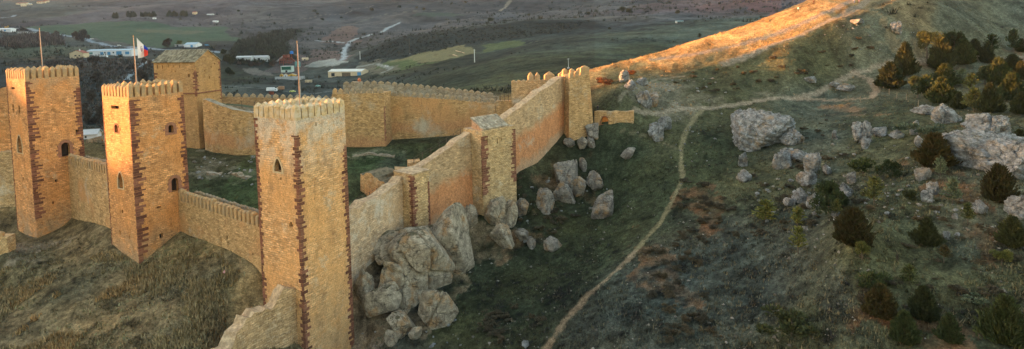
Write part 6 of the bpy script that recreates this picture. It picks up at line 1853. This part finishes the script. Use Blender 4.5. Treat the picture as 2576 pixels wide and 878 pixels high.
vehicle('lorry', 'white box lorry parked in the scrap yard', 'lorry', 684, 231, 7.5, M_WHITE, 'lorry', .1)
vehicle('lorry', 'small cream lorry parked right of the white box lorry', 'lorry', 706, 228, 5.5, M_CREAM, 'lorry', 3.3, plain('brown load', (.28, .16, .09), .3))
vehicle('car', 'yellow green car parked by the scrap yard', 'car', 736, 232, 4.2, plain('yellow green paint', (.50, .55, .16), .05, 1, .4), 'car', .1)
vehicle('car', 'teal car at the right of the scrap yard', 'car', 800, 218, 4.2, plain('teal paint', (.25, .50, .46), .05, 1, .4), 'car', .2)
vehicle('car', 'white car on the farm track right of the big barn', 'car', 974, 168, 4.4, M_WHITE, 'car', .3)
vehicle('lorry', 'grey articulated lorry in front of the white warehouse', 'lorry', 254, 145, 16, M_WHITE, 'lorry', 0, M_GREYM)
vehicle('van', 'white van on the road beside the green field', 'van', 232, 99, 5.5, M_WHITE, 'van', .2)
vehicle('van', 'blue and white van beyond the white shed', 'van', 521, 115, 6, BL, 'van', .1)
vehicle('van', 'white van on the narrow road by the green field edge', 'van', 300, 116, 5.5, M_WHITE, 'van', -.1)
p, k = placed(16, 72); r_ = empty('excavator', p, 'yellow excavator on the factory yard at the left edge', 'excavator')
s = 1 / k
mb = MB(); mb.box((0, 0, 1.2), (7 * s, 3, 1.4)); link('track', mb.mesh('track', M_TYRE), r_)
mb = MB(); mb.box((0, 0, 3.0), (6 * s, 3, 2.4), top=.85); link('body', mb.mesh('body', M_YEL), r_)
mb = MB(); mb.tube((2 * s, 0, 3), (5 * s, 0, 6), .5, .4, 4); mb.tube((5 * s, 0, 6), (6.5 * s, 0, 2.5), .4, .3, 4); link('arm', mb.mesh('arm', M_YEL), r_)


def pole(px, py, top, label, mat=M_STEEL, r0=.16, arms=0):
    p, k = placed(px, py); h = (py - top) / k
    r = empty('utility_pole', p, label, 'pole', 'poles in the valley')
    mb = MB(); mb.tube((0, 0, -1), (0, 0, h), r0 * 1.6, r0, 6); link('shaft', mb.mesh('shaft', mat), r)
    mb = MB(); mb.box((0, 0, h * .94), (max(1.2, h * .08), .15, .15)); link('cross_arm', mb.mesh('cross_arm', mat), r)
    mb = MB(); mb.box((0, 0, .2), (1.0, 1.0, .6)); link('footing', mb.mesh('footing', M_CONC), r)


pole(1194, 157, 124, 'white pole right of the sandy picnic field', r0=.22); pole(906, 150, 129, 'pale pylon below the quarry road', r0=.25); pole(1031, 136, 96, 'thin dark pole on the shaded hillside', M_WOOD, .14); pole(1430, 172, 147, 'thin grey pole behind the long courtyard wall', M_GREYM, .08)
for i, (px, py, lb) in enumerate(((1096, 140, 'dark picnic bench, left of three on the sandy field'), (1133, 141, 'dark picnic bench, middle one of three on the sandy field'), (1158, 134, 'dark picnic bench, right of three on the sandy field'))):
    p, k = placed(px, py); r_ = empty('picnic_bench', p, lb, 'bench', 'benches on the sandy field', .1)
    mb = MB(); mb.box((0, 0, 1.1), (3.0, 1.1, .14)); link('table_top', mb.mesh('table_top', M_WOOD), r_)
    for s_ in (-1, 1):
        mb = MB(); mb.box((0, s_ * 1.0, .55), (3.0, .4, .1)); link('seat', mb.mesh('seat', M_WOOD), r_)
        mb = MB(); mb.box((s_ * 1.1, 0, .52), (.2, 2.2, 1.04)); link('leg', mb.mesh('leg', M_WOOD), r_)
for (a, b, lb) in (((1146, 128), (1168, 134), 'long pale log on the sandy field, the upper one'), ((1140, 138), (1150, 142), 'short pale log on the sandy field, the lower one')):
    p0, _ = placed(*a); p1, _ = placed(*b); mb = MB(); mb.tube(p0 + Vector((0, 0, .3)), p1 + Vector((0, 0, .3)), .45, .35, 8); mb.thing('log', plain('peeled log', (.42, .34, .22), .15), lb, 'log')
# houses tucked behind the castle wall between the two left towers
house('house', 'pale grey roofed house glimpsed between the two left towers', 'house', 205, 240, 350, 12, M_GREYM, M_WHITE, .8, .3, rpx=9, doors=[('window', .3, .4, .3, .7, GL)])
# ---- trees of the valley
FT = []
vr = random.Random(5)


def valley_tree(px, py, h, w, kind, tint, label, group=None):
    p, k = placed(px, py); H_, W_ = h / k, w / k
    r = empty('bare_tree' if tint == 'bare' else ('pine_tree' if kind in ('pine', 'egg') else 'tree'), (p.x, p.y, p.z - .1), label, 'tree', group, vr.uniform(0, 6))
    c = link('crown', crown_for(kind, tint, vr.randrange(2)), r); c.scale = (W_ / .9, W_ / .9, H_)
    t = link('trunk', T_LOW, r); t.scale = (H_, H_, H_ * .8)


valley_tree(191, 102, 25, 16, 'round', 'bare', 'bare bushy tree, left of a pair beside the green field'); valley_tree(210, 105, 30, 24, 'round', 'bare', 'bigger bare bushy tree, right of a pair beside the green field'); valley_tree(112, 87, 12, 20, 'bush', 'bare', 'broad bare bush by the road behind the leftmost tower')
valley_tree(57, 76, 8, 14, 'bush', 'bare', 'small bare bush left of the broad one by the factory road'); valley_tree(142, 93, 17, 12, 'round', 'bare', 'slim bare tree by the road between the bush and the tree pair'); valley_tree(453, 115, 14, 14, 'round', 'yellow', 'fresh green tree beside the white shed'); valley_tree(425, 119, 22, 22, 'round', 'bare', 'wide bare tree left of the fresh green one')
valley_tree(420, 119, 19, 9, 'round', 'yellow', 'thin yellowish tree behind the wide bare one')
for i, (px, py, h, w) in enumerate(((287, 46, 14, 8), (294, 46, 15, 8))): valley_tree(px, py, h, w, 'egg', 'dark', ('left', 'right')[i] + ' one of two lone far pines beyond the green field')
for (x0, x1, n, py, h, nm) in ((319, 342, 7, 43, 13, 'left clump'), (353, 391, 9, 42, 12, 'middle row'), (420, 447, 8, 41, 12, 'right clump'), (454, 472, 5, 41, 15, 'end clump')):
    for i in range(n): valley_tree(x0 + (x1 - x0) * (i + .5) / n, py + vr.uniform(-1.5, 1), h * vr.uniform(.7, 1.1), vr.uniform(5, 8), 'egg', 'dark', 'dark far pine in the %s beyond the green field' % nm, 'far pines, ' + nm)
for (px, py, h, w) in in_zone([(210,215),(380,155),(392,210),(380,300),(260,330),(215,320)], 34) and [(a, b, vr.uniform(14, 34), vr.uniform(12, 26)) for a, b in in_zone([(210,200),(380,150),(392,210),(380,300),(260,330),(215,320)], 34)]:
    valley_tree(px, py, h, w, vr.choice(('twig', 'round', 'round')), 'bare', 'bare grey tree in the valley bottom behind the left towers', 'bare trees in the valley bottom')
for (px, py) in in_zone([(140,150),(330,145),(385,165),(230,200),(130,168)], 16): valley_tree(px, py, vr.uniform(10, 18), vr.uniform(10, 18), vr.choice(('twig', 'round')), 'bare', 'bare tree round the lone house and the warehouse', 'bare trees by the warehouse')
for (px, py) in in_zone([(560,130),(600,165),(590,190),(560,190)], 7): valley_tree(px, py, vr.uniform(14, 22), vr.uniform(12, 18), 'round', 'dark', 'dark tree beside the saddle roofed tower', 'dark trees beside the saddle roofed tower')
for (px, py) in in_zone([(600,158),(690,158),(690,168),(600,175)], 8): valley_tree(px, py, vr.uniform(9, 16), vr.uniform(8, 14), 'round', 'bare', 'bare tree in front of the long grey sheds', 'bare trees by the grey sheds')
for (px, py, s_) in ((792, 31, 1.3), (799, 37, 1), (812, 52, 1.2), (880, 22, .8), (935, 28, 1.6), (1048, 21, 1), (1066, 26, 1.2), (858, 46, .8), (1005, 20, 1.2), (1235, 56, 2.2), (1330, 40, 1), (1480, 38, 1.5), (1565, 30, 2.4), (1584, 34, 2.4), (1705, 35, 1.8), (1533, 74, 1.0), (1595, 20, 1.1), (1385, 25, .9), (690, 61, 1), (1135, 12, .8), (1172, 8, .9), (600, 30, 1), (1893, 28, 1.1)):
    valley_tree(px, py, 5.5 * s_, 7 * s_, 'round', 'dark', 'lone dark bush on the open hills behind the castle', 'lone bushes on the far hills')


def woodland(name, polys, n, col, hpx, wid, blades=9, mat=None):
    pts = []
    for poly in polys: pts += in_zone(poly, n // len(polys))
    w = np.array(hits(pts)); g = np.random.default_rng(len(pts))
    k = w[:, 1] / FPX
    tc = np.array(col) * g.uniform(.55, 1.5, (len(w), 1)) * (1 + .25 * g.normal(0, 1, (len(w), 3)) * np.array([.3, .1, .2]))
    tuft_object(name, w[:, 0], w[:, 1], tc.clip(.01, .4), hpx * k * g.uniform(.6, 1.2, len(w)), wid * k, g, blades)


woodland('dark_woods', [[(565,150),(600,105),(690,76),(760,78),(715,110),(745,150),(700,158),(600,165)]], 900, (.030, .035, .024), 7, 2.6, 12)
woodland('bare_woods', [[(0,100),(60,92),(150,95),(160,112),(60,122),(0,118)]], 420, (.075, .065, .058), 14, 2.6, 12)
woodland('bare_thicket', [[(205,215),(380,150),(395,215),(370,310),(260,330),(212,320)], [(110,150),(330,150),(380,175),(220,215),(120,190)]], 900, (.066, .056, .047), 7, 2.4, 9)
woodland('ravine_scrub', [[(1000,98),(1100,72),(1250,62),(1420,58),(1490,52),(1430,82),(1300,95),(1180,112),(1060,135),(930,160),(900,140)]], 1000, (.034, .036, .028), 3.5, 1.7, 8)

# ------------------------------------------------------------------ people, posts, pennant
SKIN = plain('skin', (.45, .27, .19), .05); HAIR = plain('dark hair', (.03, .02, .015), .1)


def person(px, py, label, top, legs, rz=0.0, stride=.2):
    x, y, z = hit(px, py)
    r = empty('person', (x, y, z), label, 'person', None, rz)
    s = stride
    J = [((0, 0, .94), .13), ((0, 0, 1.16), .13), ((0, 0, 1.36), .145), ((0, -.01, 1.5), .058), ((0, -.03, 1.60), .088), ((0, -.03, 1.70), .075),
         ((.10, 0, .88), .095), ((.11, -s * .5, .50), .062), ((.11, -s * .55, .09), .045), ((.11, -s * .55 - .15, .04), .035),
         ((-.10, 0, .88), .095), ((-.11, s * .3, .50), .062), ((-.11, s * .9, .10), .045), ((-.11, s * .9 - .14, .04), .035),
         ((.19, 0, 1.38), .062), ((.25, s * .4, 1.12), .047), ((.25, s * .1, .88), .036), ((.25, s * .0, .79), .04),
         ((-.19, 0, 1.38), .062), ((-.25, -s * .3, 1.12), .047), ((-.25, -s * .9, .89), .036), ((-.25, -s * 1.0, .80), .04)]
    E_ = [(0, 1), (1, 2), (2, 3), (3, 4), (4, 5), (0, 6), (6, 7), (7, 8), (8, 9), (0, 10), (10, 11), (11, 12), (12, 13), (2, 14), (14, 15), (15, 16), (16, 17), (2, 18), (18, 19), (19, 20), (20, 21)]
    me = bpy.data.meshes.new('body'); me.from_pydata([j[0] for j in J], E_, [])
    o = link('body', me, r)
    sk = o.modifiers.new('skin', 'SKIN'); o.modifiers.new('sub', 'SUBSURF').levels = 1
    for i, v in enumerate(me.skin_vertices[0].data): v.radius = (J[i][1], J[i][1]); v.use_root = (i == 0)
    bpy.context.view_layer.update()
    nm = bpy.data.meshes.new_from_object(o.evaluated_get(bpy.context.evaluated_depsgraph_get()))
    o.modifiers.clear(); o.data = nm; nm.materials.clear()
    for m_ in (top, legs, SKIN, M_TYRE): nm.materials.append(m_)
    for p_ in nm.polygons:
        c = p_.center; p_.material_index = 2 if (c.z > 1.47 or (abs(c.x) > .2 and c.z < .86)) else (0 if c.z > .93 or abs(c.x) > .18 else (3 if c.z < .1 else 1))
    nm.polygons.foreach_set('use_smooth', [True] * len(nm.polygons))
    bm = bmesh.new(); bmesh.ops.create_icosphere(bm, subdivisions=2, radius=.105); bmesh.ops.translate(bm, verts=bm.verts, vec=(0, .015, 1.68))
    for v in bm.verts: v.co.z = max(v.co.z, 1.63 if v.co.y < -.02 else 1.56)
    hm = bpy.data.meshes.new('hair'); bm.to_mesh(hm); bm.free(); hm.materials.append(HAIR); link('hair', hm, r)


person(1504, 282, 'person in dark clothes standing at the little wall beside the corner tower', plain('black coat', (.03, .025, .025), .1), plain('dark trousers', (.03, .03, .035), .1), .6, .06)
person(2008, 30, 'walker in a pale turquoise jacket and dark trousers on the sunlit ridge', plain('turquoise jacket', (.35, .62, .58), .1), plain('black trousers', (.02, .02, .025), .1), -.9, .25)
person(2047, 12, 'walker in dark clothes higher up the sunlit ridge', plain('brown coat', (.08, .035, .025), .1), plain('brown trousers', (.05, .03, .03), .1), 2.2, .25)
person(2149, 8, 'walker in blue jeans on the upper track, left of two at the top edge', plain('grey jacket', (.25, .25, .3), .1), plain('blue jeans', (.10, .14, .26), .1), 2.4, .2)
person(2161, 7, 'walker in pinkish clothes on the upper track, right of two at the top edge', plain('rose jacket', (.4, .22, .25), .1), plain('mauve trousers', (.16, .12, .2), .1), 2.4, .25)
fpst = [(2203, 213), (2222, 222), (2237, 239), (2256, 247), (2280, 252), (2310, 270), (2164, 258), (2133, 256)]
for i, (px, py) in enumerate(fpst):
    x, y, z = hit(px, py); hgt = 1.5
    r_ = empty('fence_post', (x, y, z), 'thin wooden fence post beside the track loop above the junipers', 'fence post', 'fence posts by the track loop')
    mb = MB(); mb.tube((0, 0, -.3), (0, 0, hgt), .08, .07, 6); link('shaft', mb.mesh('shaft', plain('post wood', (.22, .18, .13), .2) if i == 0 else bpy.data.materials['post wood']), r_)
x, y, z = hit(567, 691)
r_ = empty('pennant', (x, y, z), 'small red and white pennant stuck in the slope by the wall foot', 'pennant')
mb = MB(); mb.tube((0, 0, -.1), (0, 0, .75), .025, .02, 5); link('stick', mb.mesh('stick', M_WOOD), r_)
mb = MB(); mb.add([(0, 0, .75), (-.38, -.1, .30), (-.02, -.02, .2), (0, .02, .75), (-.38, -.08, .30), (-.02, 0, .2)], [(0, 1, 2), (5, 4, 3), (0, 3, 4, 1), (1, 4, 5, 2), (2, 5, 3, 0)]); link('cloth', mb.mesh('cloth', plain('pink cloth', (.62, .22, .22), .2, 6, c2=(.7, .6, .58))), r_)
